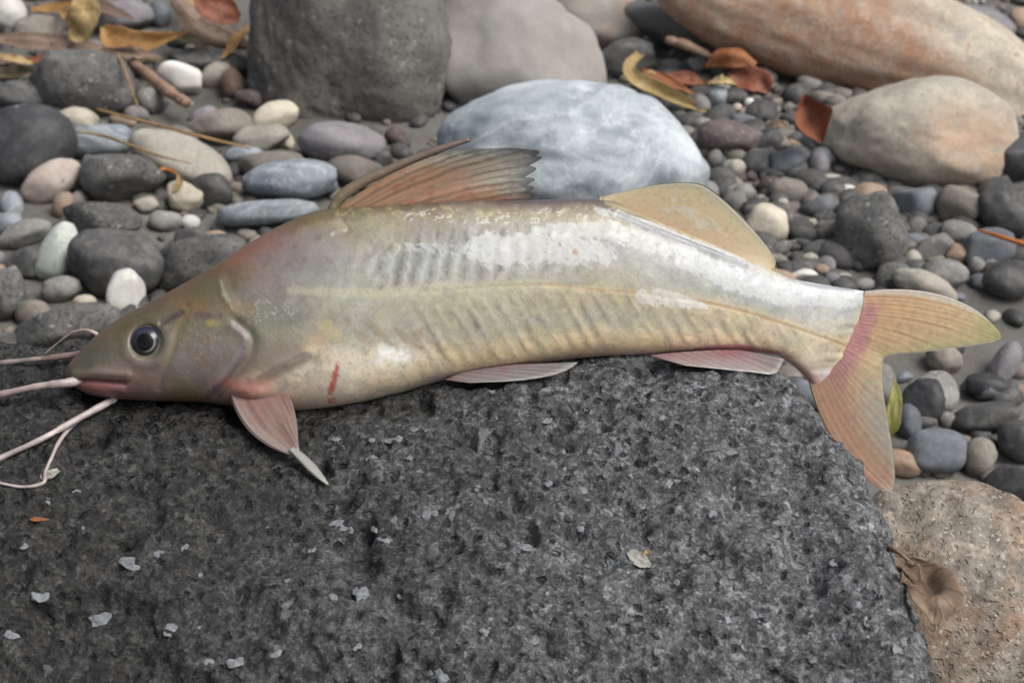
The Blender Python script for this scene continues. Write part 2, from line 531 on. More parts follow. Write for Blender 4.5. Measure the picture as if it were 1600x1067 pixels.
def skin_mat(name, rough=.38, coat=.25, sss=.12, alpha=1.0, transl=0.0, bumps=.25):
    m = NT(name)
    at = m.n('ShaderNodeAttribute', attribute_name='Col')
    vec, rnd = m.coords(False)
    n1 = m.noise(vec, 1100, 3, .7)
    n2 = m.noise(vec, 300, 4, .65)
    c = m.mix(1.0, at.outputs['Color'], m.ramp(n1, [(.25, .90), (.7, 1.04)]), 'MULTIPLY')
    m.l(c, m.b.inputs['Base Color'])
    m.l(m.ramp(n2, [(.3, rough - .12), (.7, rough + .18)]), m.b.inputs['Roughness'])
    m.b.inputs['Coat Weight'].default_value = coat
    m.b.inputs['Coat Roughness'].default_value = .12
    m.b.inputs['Specular IOR Level'].default_value = .5
    m.b.inputs['Subsurface Weight'].default_value = sss
    m.b.inputs['Subsurface Radius'].default_value = (1.0, .5, .3)
    m.b.inputs['Subsurface Scale'].default_value = .003
    bp = m.bump(m.math('ADD', m.math('MULTIPLY', n1, .4), n2), bumps, .0008)
    m.l(bp, m.b.inputs['Normal'])
    m.l(m.bump(m.math('ADD', n1, m.noise(vec, 520, 4, .7)), min(1, bumps * 5), .0011), m.b.inputs['Coat Normal'])
    last = m.b.outputs[0]
    if transl:
        tr = m.n('ShaderNodeBsdfTranslucent')
        m.l(c, tr.inputs[0])
        mx = m.n('ShaderNodeMixShader')
        mx.inputs[0].default_value = transl
        m.l(last, mx.inputs[1])
        m.l(tr.outputs[0], mx.inputs[2])
        last = mx.outputs[0]
    if alpha < 1:
        tp = m.n('ShaderNodeBsdfTransparent')
        aa = m.n('ShaderNodeAttribute', attribute_name='opac')
        mx = m.n('ShaderNodeMixShader')
        m.l(aa.outputs['Fac'], mx.inputs[0])
        m.l(tp.outputs[0], mx.inputs[1])
        m.l(last, mx.inputs[2])
        last = mx.outputs[0]
    m.l(last, m.t.nodes['Material Output'].inputs[0])
    return m.m
SKIN = skin_mat('catfish_skin', rough=.40, coat=.5, bumps=.14)
FIN = skin_mat('catfish_fin_membrane', rough=.36, coat=.2, sss=0, alpha=.9, transl=.3, bumps=.2)
BARB = skin_mat('catfish_barbel_skin', rough=.4, coat=.2, sss=.1)
mm = NT('eye_gloss')
at = mm.n('ShaderNodeAttribute', attribute_name='Col')
mm.l(at.outputs['Color'], mm.b.inputs['Base Color'])
mm.b.inputs['Specular IOR Level'].default_value = .35
mm.b.inputs['Roughness'].default_value = .16
mm.b.inputs['Coat Weight'].default_value = .0
mm.b.inputs['Coat Roughness'].default_value = .08
EYE = mm.m
mm = NT('feldspar_crystal')
vec, rnd = mm.coords()
nn = mm.noise(vec, 500, 4, .7)
cc = mm.mix(mm.ramp(nn, [(.3, 0.0), (.7, 1.0)]), lin((80, 82, 84)), lin((130, 134, 137)))
mm.l(cc, mm.b.inputs['Base Color'])
mm.b.inputs['Roughness'].default_value = .6
mm.l(mm.bump(nn, .8, .001), mm.b.inputs['Normal'])
CRYS = mm.m

# ------------------------------------------------------------------ fish frame and outline (needed for the rock it lies on)
YAW, LEAN = math.radians(5), math.radians(30)
NB = np.array([-math.sin(YAW), math.cos(YAW), 0])
XF = np.array([math.cos(YAW), math.sin(YAW), 0])
ZL = math.cos(LEAN) * np.array([0, 0, 1.0]) + math.sin(LEAN) * NB
YF = math.cos(LEAN) * NB - math.sin(LEAN) * np.array([0, 0, 1.0])     # away from the viewer

def fishpt(u, v, wid=0.0):
    u, v = np.broadcast_arrays(np.asarray(u, float), np.asarray(v, float))
    R = FWD + RIGHT * ((u - 800) / FPX)[..., None] + UP * ((533.5 - v) / FPX)[..., None]
    t = ((P0 - CAM) @ YF) / (R @ YF)
    P = CAM + R * t[..., None]
    return P + YF * np.asarray(wid)[..., None]

TOP = np.array([(104, 583), (106, 573), (110, 567), (118, 558), (130, 545), (150, 525), (190, 496), (240, 469), (300, 436), (350, 406),
                (400, 374), (450, 347), (490, 331), (530, 325), (600, 321), (660, 317), (720, 314), (830, 313), (900, 311), (945, 313),
                (1000, 334), (1050, 355), (1100, 376), (1150, 398), (1200, 420), (1250, 438), (1300, 447), (1350, 455), (1385, 462)], float)
BOT = np.array([(104, 583), (106, 591), (110, 597), (118, 602), (130, 609), (150, 617), (180, 622), (250, 625), (320, 627), (360, 632),
                (440, 642), (500, 637), (560, 628), (620, 614), (680, 597), (720, 587), (800, 574), (860, 565), (900, 560), (950, 556),
                (1000, 554), (1050, 552), (1100, 549), (1150, 549), (1210, 554), (1240, 572), (1280, 604), (1310, 604), (1350, 540), (1385, 490)], float)
WID = np.array([(104, 0), (106, .0048), (110, .0075), (118, .0105), (130, .013), (160, .017), (240, .0215), (330, .025), (420, .027), (520, .0265),
                (650, .024), (800, .021), (950, .0165), (1100, .0115), (1200, .0085), (1260, .0068), (1320, .0045), (1360, .0022), (1385, .0008)], float)
def vtop(u): return pchip(TOP[:, 0], TOP[:, 1], u)
def vbot(u): return pchip(BOT[:, 0], BOT[:, 1], u)
def wid(u): return pchip(WID[:, 0], WID[:, 1], u)

# ------------------------------------------------------------------ ground
def gz(x, y):
    x, y = np.asarray(x, float), np.asarray(y, float)
    p = np.stack([x * 5, y * 5, 0 * x], -1).reshape(-1, 3)
    p2 = np.stack([x * 28, y * 28, 0 * x + 4], -1).reshape(-1, 3)
    n = (vnoise(p, 3) * .010 + vnoise(p2, 5) * .004).reshape(x.shape)
    return n + .05 * np.clip(y - .3, -.3, 1.5)

gx = np.concatenate([np.linspace(-8, -1.0, 15)[:-1], np.linspace(-1.0, 1.0, 260), np.linspace(1.0, 8, 15)[1:]])
gy = np.concatenate([np.linspace(-6, -.6, 10)[:-1], np.linspace(-.6, 1.8, 300), np.linspace(1.8, 12, 15)[1:]])
GX, GY = np.meshgrid(gx, gy)
V = np.stack([GX, GY, gz(GX, GY)], -1).reshape(-1, 3)
tag(mk('ground', V, gridfaces(len(gy), len(gx)), M['sand']), kind='structure')

# ------------------------------------------------------------------ main lava boulder
us = np.linspace(120, 1205, 60)
cp = fishpt(us, vbot(us) + 1.0, -.35 * wid(us))
order = np.argsort(cp[:, 0])
cpx, cpy, cpz = cp[order, 0], cp[order, 1], cp[order, 2]
def contact(x):
    return np.interp(x, cpx, cpy), np.interp(x, cpx, cpz)
def kappa(x):
    return np.interp(x, [-.20, -.10, .0, .06, .10, .2], [4.6, 5.5, 9, 16, 30, 40])
def Tz(x, y):
    yb, zb = contact(x)
    d = y - yb
    back = kappa(x) * np.maximum(d, 0) ** 2
    fr = np.maximum(-d, 0)
    front = 1.15 * fr ** 2 + .04 * fr
    return zb - back - front
def xs_right(y):
    return pchip([-.30, -.20, -.13, -.09, -.05, -.015, .015, .04, .08, .16], [.108, .114, .1205, .1175, .1145, .099, .076, .054, .02, -.03], y)
XL, YFR = -.30, -.19

yrows_front = np.linspace(0, 1, 26)            # front wall
nfront, nmain, nback = 26, 300, 60
ncl, ncm, ncr = 20, 520, 50
rows = []
a_main = np.concatenate([np.linspace(0, .22, 41)[:-1], np.linspace(.22, 1, ncm - 40)])
ZB = -.03
VV = np.zeros((nfront + nmain + nback, ncl + len(a_main) + ncr, 3))
phx = np.concatenate([np.linspace(1, 0, ncl + 1)[:-1], np.zeros(len(a_main)), np.linspace(0, 1, ncr + 1)[1:]])
for r in range(VV.shape[0]):
    if r < nfront:
        ph = 1 - r / nfront
        y0, fy, ey = YFR, math.cos(ph * math.pi / 2) ** .8, -.045 * math.sin(ph * math.pi / 2)
        rb = None
    elif r < nfront + nmain:
        t = (r - nfront) / nmain
        rb, fy, ey = t, 1.0, 0
    else:
        rb, fy, ey = 1 + (r - nfront - nmain) / (nback - 1), 1.0, 0
    x = np.zeros(VV.shape[1])
    yguess = np.full(VV.shape[1], YFR)
    for it in range(3):
        xs = xs_right(yguess)
        xm = XL + (xs[ncl:ncl + len(a_main)] - XL) * a_main
        x[ncl:ncl + len(a_main)] = xm
        x[:ncl] = XL - .06 * np.sin(phx[:ncl] * math.pi / 2)
        xw = xs[ncl + len(a_main):]
        x[ncl + len(a_main):] = xw + .038 * np.sin(phx[ncl + len(a_main):] * math.pi / 2) ** .9
        xc = np.clip(x, XL, xs)
        yb, zb = contact(xc)
        if rb is None:
            yguess = np.full_like(x, y0)
        elif rb <= 1:
            yguess = YFR + (yb - YFR) * rb
        else:
            yguess = yb + (rb - 1) ** 1.2 * np.sqrt(.17 / kappa(xc))
    z = Tz(xc, yguess)
    fac = np.cos(phx * math.pi / 2) ** .75
    VV[r] = np.stack([x, yguess + ey, ZB + np.maximum(z - ZB, 0) * fac * fy], -1)
# ledge at the lower left: the face steps back under a crease
def unproj_rock(px, py):
    R = ray(px, py)
    t = np.linspace(.45, .95, 1600)
    P = CAM + R * t[:, None]
    below = P[:, 2] < Tz(P[:, 0], P[:, 1])
    k = int(np.argmax(below)) if below.any() else 800
    return P[k]
gu = np.gradient(VV, axis=1)
gv = np.gradient(VV, axis=0)
NN = nrm(np.cross(gu, gv))
V = VV.reshape(-1, 3)
N = NN.reshape(-1, 3)
ybv, zbv = contact(V[:, 0])
near = np.exp(-((V[:, 1] - ybv) / .03) ** 2) * (V[:, 0] < .12)
big = fbm(V * 14, 3, 21)
mid = fbm(V * 60, 3, 22)
mid2 = vnoise(V * 150, 27)
fin = fbm(V * 420, 2, 23)
d1, c1 = worley(V * 75, 31)
d2, c2 = worley(V * 170, 35)
d0, c0 = worley(V * 38 + .01 * mid2[:, None], 51)
pit = -np.clip(.5 - d0 + .28 * mid2 + .12 * fin, 0, 1) * (c0 < .30) * .0130 - np.clip(.52 - d1 + .2 * mid2, 0, 1) * (c1 < .42) * .0105 - np.clip(.5 - d2 + .15 * mid2, 0, 1) * (c2 < .5) * .0062
# image-independent crease: a line in plan from left edge to the centre of the front face
cA, cB = unproj_rock(-60, 925)[:2], unproj_rock(340, 985)[:2]
tx = np.clip((V[:, 0] - cA[0]) / (cB[0] - cA[0]), -1, 1.4)
yl = cA[1] + (cB[1] - cA[1]) * tx + .004 * vnoise(np.stack([V[:, 0] * 40, 0 * ybv, 0 * ybv], 1), 41)
fade = smooth(1.25, .7, tx)
groove = -np.exp(-((V[:, 1] - yl) / .004) ** 2) * .005 * fade - smooth(0, -.02, V[:, 1] - yl) * .006 * fade
damp_amt = 1 - .75 * near
disp = (big * .008 + mid * .0046) * damp_amt + mid2 * .0007 + fin * .0010 + pit + groove
V = V + N * disp[:, None]
# wet film close to the fish
wetn = fbm(V * 60, 3, 44)
dyb = V[:, 1] - ybv
wet = smooth(-.020, -.002, dyb + .012 * wetn) * smooth(.03, .0, dyb) * smooth(.06, .0, V[:, 0])
wet = np.maximum(wet, smooth(-.030, -.005, dyb + .01 * wetn) * smooth(-.075, -.10, V[:, 0]) * smooth(-.175, -.16, V[:, 0]) * smooth(.03, .0, dyb))
left_shade = smooth(.08, -.12, V[:, 0] + .05 * big)  # shade of the boulder's left side, put into its colour
boulder = mk('boulder', V, gridfaces(VV.shape[0], VV.shape[1]), M['lava'], attrs={'wet': wet, 'left_shade': left_shade}, origin=(-.06, -.05, 0))
tag(boulder, 'large dark grey pitted lava boulder with the catfish lying on top', 'boulder')
# nearest-vertex lookup on the finished rock
_d = V - CAM
RDEP = _d @ FWD
RQX = 800 + FPX * (_d @ RIGHT) / RDEP
RQY = 533.5 - FPX * (_d @ UP) / RDEP
def rock_hit(px, py):
    """point of the finished rock surface seen along a pixel's direction, and its normal"""
    k = np.argpartition((RQX - px) ** 2 + (RQY - py) ** 2, 12)[:12]
    k = k[np.argmin(RDEP[k])]
    return V[k], N[k]

# feldspar crystals set in the rock
def crystal(px, py, w, h, rot):
    p, n = rock_hit(px, py)
    dep = (p - CAM) @ FWD
    D, F = ico(2)
    r = np.random.default_rng(int(px * 7 + py))
    S = D * (1 + .0 * D[:, :1])
    rad = np.full(len(D), 1.0)
    for k in range(6):
        q = nrm(r.normal(size=3))
        rad = np.minimum(rad, r.uniform(.62, .9) / np.maximum(D @ q, 1e-3))
    rad = rad * (1 + .35 * vnoise(D * 1.8 + r.uniform(-50, 50, 3), 4))
    S = D * rad[:, None]
    A = nrm(RIGHT - n * (RIGHT @ n))
    B = np.cross(n, A)
    ca, sa = math.cos(rot), math.sin(rot)
    A2, B2 = ca * A + sa * B, -sa * A + ca * B
    mm_ = .5 * dep / FPX
    X = p - n * .29 * min(w, h) * mm_ + S[:, :1] * A2 * w * mm_ * 1.15 + S[:, 1:2] * B2 * h * mm_ * 1.3 + S[:, 2:] * n * min(w, h) * mm_ * .35
    mk('crystal', X, F, CRYS, parent=boulder, smooth_shade=False, origin=p)
CR = [(205, 872, 36, 28), (160, 960, 34, 32), (820, 856, 34, 26), (536, 820, 40, 22), (616, 682, 30, 13), (642, 672, 24, 20), (856, 650, 20, 14),
      (905, 822, 18, 14), (685, 1048, 36, 30), (585, 822, 14, 14), (597, 838, 22, 12), (373, 1030, 28, 24), (310, 968, 22, 18), (265, 980, 22, 18),
      (120, 762, 20, 14), (76, 777, 14, 10), (130, 820, 18, 14), (295, 848, 20, 14), (312, 892, 14, 12), (252, 862, 20, 12), (70, 925, 28, 20),
      (565, 925, 24, 22), (516, 930, 18, 16), (675, 798, 26, 16), (1145, 706, 22, 14), (1093, 598, 22, 16), (1250, 590, 14, 14), (1180, 955, 16, 16),
      (1340, 940, 18, 12), (1405, 1012, 16, 16), (578, 712, 18, 10), (580, 684, 12, 8), (525, 682, 16, 10), (640, 715, 18, 10), (912, 764, 16, 12),
      (880, 700, 12, 10), (985, 740, 12, 8), (860, 752, 14, 10), (1035, 648, 14, 10), (925, 560, 12, 8), (700, 650, 16, 12), (490, 855, 14, 10),
      (560, 1010, 16, 12), (760, 980, 18, 14), (840, 1000, 14, 14), (950, 985, 14, 12), (1030, 1010, 16, 12), (1110, 800, 16, 12), (1215, 830, 16, 14),
      (1210, 690, 14, 12), (1190, 630, 18, 10), (450, 905, 14, 10), (40, 850, 14, 12), (20, 985, 26, 16), (430, 1015, 18, 16), (330, 1030, 14, 12),
      (975, 700, 10, 8), (745, 760, 12, 10), (620, 930, 14, 10), (1060, 905, 14, 12), (1150, 1020, 18, 12), (1270, 960, 14, 12), (1300, 880, 16, 12)]
for (a, b, c_, d_) in CR:
    crystal(a, b, c_, d_, random.uniform(-.6, .6))

# ------------------------------------------------------------------ catfish
fish = bpy.data.objects.new('catfish', None)
col.objects.link(fish)
fish.location = fishpt(np.array(560.), np.array(628.))
fish.empty_display_size = .02
tag(fish, 'whole silvery grey catfish with long pale barbels lying on the dark boulder', 'fish')

HG = {150: [(0, (96, 86, 62)), (.4, (112, 106, 88)), (.75, (150, 118, 108)), (1, (172, 134, 124))],
      300: [(0, (110, 84, 52)), (.2, (112, 98, 70)), (.5, (126, 120, 104)), (.8, (142, 128, 116)), (1, (154, 128, 108))],
      420: [(0, (120, 90, 56)), (.1, (128, 104, 86)), (.3, (124, 114, 107)), (.5, (134, 128, 108)), (.7, (150, 136, 116)), (.88, (196, 172, 148)), (1, (190, 160, 140))],
      560: [(0, (104, 90, 66)), (.08, (150, 138, 108)), (.3, (146, 142, 136)), (.45, (170, 166, 146)), (.65, (172, 165, 148)), (.8, (228, 212, 188)), (1, (224, 200, 172))],
      750: [(0, (112, 94, 88)), (.08, (160, 146, 120)), (.25, (154, 153, 150)), (.45, (170, 166, 150)), (.55, (188, 178, 146)), (.75, (174, 166, 146)), (.9, (224, 200, 158)), (1, (206, 176, 150))],
      950: [(0, (108, 94, 86)), (.1, (176, 162, 132)), (.3, (170, 168, 162)), (.5, (176, 170, 150)), (.6, (192, 177, 142)), (.75, (170, 164, 146)), (.9, (216, 190, 148)), (1, (188, 154, 132))],
      1150: [(0, (206, 194, 152)), (.15, (172, 174, 178)), (.3, (180, 178, 172)), (.45, (166, 165, 156)), (.58, (214, 192, 158)), (.75, (184, 171, 142)), (.9, (220, 192, 156)), (1, (196, 160, 138))],
      1330: [(0, (214, 212, 208)), (.2, (190, 188, 187)), (.4, (198, 192, 172)), (.55, (218, 200, 164)), (.8, (200, 186, 160)), (1, (186, 158, 162))]}
def base_col(u, h):
    ks = sorted(HG)
    T = []
    for k in ks:
        st = HG[k]
        T.append(np.stack([np.interp(h, [s[0] for s in st], [s[1][c] for s in st]) for c in range(3)], -1))
    out = T[0].copy()
    for i in range(len(ks) - 1):
        t = smooth(ks[i], ks[i + 1], u)[:, None]
        out = np.where((u > ks[i])[:, None], T[i] * (1 - t) + T[i + 1] * t, out)
    return out

def paint(u, v):
    n = len(u)
    P = np.stack([u, v, 0 * u], 1)
    wq = np.stack([fbm(P / 11, 3, 101), fbm(P / 11, 3, 102), 0 * u], 1) * 9
    P = P @ np.array([[.82, .57, 0], [-.57, .82, 0], [0, 0, 1.0]]) + wq       # turned and warped so no lattice shows
    nz = lambda s, sd, o=3, ax=(1, 1): fbm(P * np.array([ax[0], ax[1], 1]) / s, o, sd)
    ww = nz(26, 1)
    ww2 = nz(9, 2)
    vt, vb = vtop(u), vbot(u)
    h = (v - vt) / np.maximum(vb - vt, 1)
    c = base_col(u + 25 * ww, np.clip(h + .05 * ww, 0, 1))
    def over(mask, colr, c):
        m = np.clip(mask, 0, 1)[:, None]
        return c * (1 - m) + np.array(colr, float) * m
    def blob(cx, cy, rx, ry, rot=0, soft=.5, rough=.35):
        a = math.radians(rot)
        dx, dy = u - cx, v - cy
        X = (dx * math.cos(a) + dy * math.sin(a)) / rx
        Y = (-dx * math.sin(a) + dy * math.cos(a)) / ry
        d = np.hypot(X, Y) + rough * ww2
        return smooth(1, 1 - soft, d)
    def line(pts, wpx, soft=.7, rough=.3):
        d, t = polydist(u, v, catmull(pts, 5 * len(pts)) if len(pts) > 2 else pts)
        return smooth(wpx, wpx * (1 - soft), d + rough * wpx * ww2)
    # mottling on the whole
    c = c * (1 + .10 * nz(14, 5) + .06 * nz(4, 6, 2))[:, None]
    c = c + np.stack([6 * nz(30, 7), 2 * nz(30, 8), -8 * nz(24, 9)], -1)
    # ---- upper flank vertical streaks (muscle bands)
    ph = (u + 10 * ww + .15 * (v - 400)) / 25.0
    st = np.abs((ph % 1) - .5) * 2
    am = smooth(520, 620, u) * smooth(960, 860, u) * smooth(.12, .2, h) * smooth(.5, .38, h)
    c = c * (1 - (.18 * am * smooth(.5, 1.0, st) * (1 + 1.6 * ww2)))[:, None]
    c = over(.5 * am * smooth(.45, .1, st) * smooth(.2, .28, h), (208, 210, 208), c)
    # ---- slanted bands of the lower flank
    ph = (u - .62 * (v - 500) + 7 * ww) / 25.5
    st = np.abs((ph % 1) - .5) * 2
    am = smooth(600, 680, u) * smooth(1330, 1180, u) * smooth(.52, .62, h) * smooth(.97, .88, h)
    c = c * (1 - .11 * am * smooth(.4, 1.0, st) * (1 + 1.4 * ww))[:, None]
    c = over(.30 * am * smooth(.45, .1, st) * smooth(.68, .85, h), (232, 206, 158), c)
    # ---- head
    c = over(.75 * line([(115, 565), (150, 528), (240, 472), (340, 415), (430, 362), (500, 332)], 20, .9), (110, 82, 48), c)
    c = over(.55 * blob(390, 385, 60, 22, -32), (150, 98, 60), c)
    c = over(.5 * blob(330, 452, 40, 22, -25), (98, 96, 62), c)
    c = over(.4 * blob(310, 480, 34, 20, -20), (138, 92, 48), c)
    c = over(.55 * blob(215, 500, 45, 16, -30), (92, 82, 52), c)
    c = over(.4 * blob(160, 555, 45, 30, -30), (82, 80, 66), c)
    c = over(.6 * line([(266, 500), (294, 487)], 9, 1.0, .8), (66, 54, 62), c)
    c = over(.5 * line([(316, 489), (352, 488)], 8, 1.0, .8), (74, 58, 70), c)
    c = over(.6 * line([(372, 505), (390, 520), (388, 545), (372, 570), (340, 605), (318, 624)], 7), (116, 100, 116), c)
    c = over(.25 * line([(384, 540), (372, 562), (352, 588)], 6), (206, 200, 204), c)
    c = over(.45 * line([(302, 480), (288, 520), (272, 560)], 7), (160, 148, 100), c)
    c = over(.5 * blob(342, 500, 13, 7, 0, .9, .8), (196, 178, 90), c)
    c = over(.5 * blob(334, 527, 14, 8, 0, .9, .8), (170, 108, 60), c)
    c = over(.35 * blob(325, 555, 28, 14, 40), (150, 96, 60), c)
    c = over(.45 * blob(330, 560, 60, 45), (132, 124, 124), c)
    c = over(.55 * blob(300, 620, 60, 8), (150, 100, 58), c)
    c = over(.32 * line([(384, 500), (404, 522), (401, 548), (382, 580), (350, 612)], 6, 1.0), (82, 72, 76), c)
    # mouth
    c = over(.6 * blob(185, 601, 80, 16, 6, 1.0), (168, 104, 100), c)
    c = over(.5 * line([(120, 596), (150, 595), (195, 602)], 14, 1.0), (164, 104, 100), c)
    c = over(.8 * line([(113, 594), (150, 588), (215, 590)], 3.0), (120, 72, 70), c)
    c = over(.5 * blob(150, 612, 40, 8, 8), (204, 160, 158), c)
    c = over(.6 * blob(185, 572, 55, 10, -8), (140, 124, 116), c)
    c = over(.5 * blob(230, 605, 60, 14), (160, 140, 134), c)
    # ---- shoulder
    c = over(.45 * blob(420, 385, 60, 30, -30), (140, 98, 100), c)
    c = over(.35 * blob(470, 400, 90, 40, -20), (126, 116, 124), c)
    for (a, b) in ((444, 383), (464, 386), (480, 405), (425, 400), (500, 372), (455, 412)):
        c = over(.3 * blob(a, b, 6, 6, 0, .9), (84, 72, 76), c)
    c = over(.65 * blob(508, 335, 40, 14, -12), (118, 98, 50), c)
    c = over(.7 * line([(352, 437), (362, 462), (380, 485)], 5, .9, .8), (186, 190, 166), c)
    c = over(.5 * blob(440, 490, 70, 26), (108, 112, 104), c)
    c = over(.35 * blob(385, 478, 35, 18), (150, 118, 66), c)
    sp = nz(5, 15, 2)
    sp = nz(3.5, 15, 3, (1, 1.3))
    c = over(.5 * smooth(.2, .5, sp) * blob(430, 482, 90, 34, 0, .8), (226, 226, 214), c)
    c = over(.32 * smooth(.2, .5, sp) * blob(330, 540, 70, 50, 0, .8), (214, 212, 206), c)
    c = over(.6 * blob(430, 552, 62, 20, -16), (146, 126, 112), c)
    c = over(.45 * line([(480, 545), (440, 565), (400, 590)], 5), (128, 106, 108), c)
    c = over(.7 * blob(396, 602, 56, 26, -15, 1.0), (186, 110, 106), c)
    c = over(.5 * blob(365, 592, 26, 16, 0, .9), (190, 108, 106), c)
    c = over(.6 * blob(500, 530, 30, 28, 0, .8), (214, 178, 140), c)
    # belly
    c = over(.55 * blob(560, 560, 90, 40, 10, .9), (232, 218, 194), c)
    c = over(.9 * blob(612, 548, 46, 24, 10, .8), (250, 248, 242), c)
    c = over(.5 * blob(600, 590, 90, 24, -8, .9), (226, 198, 152), c)
    c = over(.35 * smooth(0, .4, nz(18, 19)) * blob(560, 600, 130, 40, 0), (168, 164, 156), c)
    c = over(.55 * smooth(.1, .5, nz(12, 20)) * blob(580, 575, 130, 60, 0), (236, 214, 176), c)
    c = over(.5 * blob(690, 590, 80, 12, -12), (172, 158, 156), c)
    bl, bt = polydist(u, v, [(530, 566), (524, 590), (518, 612), (522, 636)])
    c = over(.75 * smooth(8, 2, bl + 4 * ww2) * smooth(-.45, .1, nz(9, 21) + .2 * nz(3, 22)), (184, 66, 54), c)
    for k in range(4):
        x0 = 545 + 36 * k
        c = over(.35 * line([(x0, 500 + 4 * k), (x0 + 20, 520 + 4 * k), (x0 + 38, 533 + 3 * k)], 9, 1.0, .7), (146, 118, 90), c)
    c = over(.45 * blob(520, 512, 34, 16, 30), (206, 184, 122), c)
    c = over(.6 * line([(700, 590), (760, 576), (830, 566)], 8), (190, 120, 120), c)
    # lateral stripe and line
    c = over(.45 * line([(460, 452), (600, 456), (700, 446), (840, 442)], 12, .9), (206, 200, 158), c)
    c = over(.45 * line([(845, 446), (1000, 458), (1150, 484), (1330, 541)], 10, .9), (228, 204, 156), c)
    d, t = polydist(u, v, [(660, 455), (760, 444), (850, 443), (1000, 458), (1090, 470), (1150, 484), (1240, 512), (1345, 548)])
    c = over(.5 * smooth(3.2, .5, d + .8 * ww2) * smooth(0, .45, t), (166, 122, 78), c)
    # white dried patches
    jag = .55 * nz(16, 25, 3, (1.8, .8)) + .35 * nz(6, 26)
    def patch(pts, wds):
        d, t = polydist(u, v, pts)
        wv = np.interp(t, np.linspace(0, 1, len(wds)), wds)
        return smooth(.0, .24, 1 - d / wv + jag * .8)
    c = over(.80 * patch([(750, 392), (840, 385), (935, 398)], [26, 30, 20]), (208, 205, 200), c)
    c = over(.55 * patch([(620, 385), (690, 390), (750, 392)], [8, 10, 16]) * smooth(0, .2, nz(10, 28, 3, (2.2, .7))), (204, 206, 206), c)
    c = over(.70 * patch([(830, 362), (940, 358), (1010, 378), (1070, 396)], [8, 18, 18, 18]), (208, 206, 202), c)
    c = over(.65 * patch([(1060, 400), (1150, 440), (1230, 456), (1340, 468)], [22, 20, 24, 14]), (216, 216, 216), c)
    c = over(.85 * patch([(995, 464), (1040, 464), (1095, 478)], [12, 13, 5]), (222, 216, 206), c)
    c = over(.6 * patch([(930, 330), (1030, 360), (1120, 395), (1190, 418)], [6, 10, 8, 6]), (214, 216, 222), c)
    c = over(.5 * line([(950, 334), (1060, 376), (1160, 412)], 6), (134, 132, 138), c)
    c = over(.55 * line([(945, 318), (1010, 340), (1100, 378)], 5), (224, 208, 150), c)
    c = over(.6 * blob(893, 396, 7, 6, 0, .8, .7), (172, 100, 74), c)
    c = over(.4 * blob(868, 383, 4, 4), (120, 100, 84), c)
    # back ridge
    c = over(.7 * line([(760, 314), (840, 315), (930, 313)], 7), (98, 84, 86), c)
    c = over(.55 * smooth(.1, .5, nz(9, 30, 3, (1, 1.6))) * line([(530, 335), (640, 330), (760, 333)], 12), (214, 190, 128), c)
    c = over(.7 * smooth(.22, .42, nz(6, 32, 2, (.7, 2))) * line([(640, 338), (760, 342), (900, 336), (960, 334)], 16), (232, 228, 214), c)
    c = over(.6 * line([(1222, 428), (1270, 445), (1330, 452)], 6), (150, 148, 160), c)
    c = over(.9 * line([(1214, 422), (1260, 439), (1320, 447), (1380, 459)], 4), (244, 244, 242), c)
    # anal base, peduncle and tail root
    c = over(.6 * line([(1080, 548), (1140, 541), (1210, 552)], 7), (188, 92, 98), c)
    c = over(.55 * line([(1215, 560), (1260, 590), (1290, 606)], 10), (198, 140, 134), c)
    c = over(.6 * blob(1290, 585, 34, 20, 40, .9), (186, 178, 192), c)
    c = over(.55 * line([(1342, 484), (1336, 525), (1312, 560), (1300, 590)], 9), (226, 212, 164), c)
    d, t = polydist(u, v, [(1364, 468), (1356, 505), (1338, 540), (1326, 570), (1308, 602)])
    c = over(.85 * smooth(17, 8, d + 6 * ww2), (204, 122, 130), c)
    # fine dark stipple
    c = over(.22 * smooth(.50, .8, nz(3.2, 35, 1)), (112, 100, 88), c)
    return np.clip(c, 8, 250)

# -- body
nu = 780
q = np.linspace(0, 1, nu)
U = 104 + (1385 - 104) * (.94 * q + .06 * q ** 4)
U[:40] = 104 + (U[40] - 104) * np.linspace(0, 1, 41)[:40] ** 1.8
AL = np.concatenate([np.linspace(0, np.pi, 190), np.linspace(np.pi, 2 * np.pi, 52)[1:-1]])
UU, AA = np.meshgrid(U, AL, indexing='ij')
vt, vb = vtop(UU), vbot(UU)
side = np.where(AA <= np.pi, -1.0, 1.0)
ca = np.cos(AA)
hh = (1 - ca) / 2
VVv = vt + (vb - vt) * hh
sn = np.abs(np.sin(AA))
# belly fuller than the back, head broad
prof = sn ** .72 * (1 - .16 * ca)
kb = smooth(360, 520, UU)
prof = sn ** .66 * (1 - .10 * ca) * (1 - kb) + prof * kb
wd = wid(UU) * prof
uend = np.interp(VVv, [440, 458, 485, 510, 535, 560, 585, 602, 620], [1376, 1370, 1360, 1350, 1336, 1322, 1306, 1292, 1280])
uend = uend + 3 * vnoise(np.stack([UU.ravel() * 0, VVv.ravel() / 9, 0 * UU.ravel()], 1), 66).reshape(UU.shape)
wd = wd * smooth(-4, 52, uend - UU) ** .8
u1, v1 = UU.ravel(), VVv.ravel()
feat = np.zeros(len(u1))
def fline(pts, wpx, amp):
    d, t = polydist(u1, v1, catmull(pts, 5 * len(pts)) if len(pts) > 2 else pts)
    return amp * np.exp(-(d / wpx) ** 2)
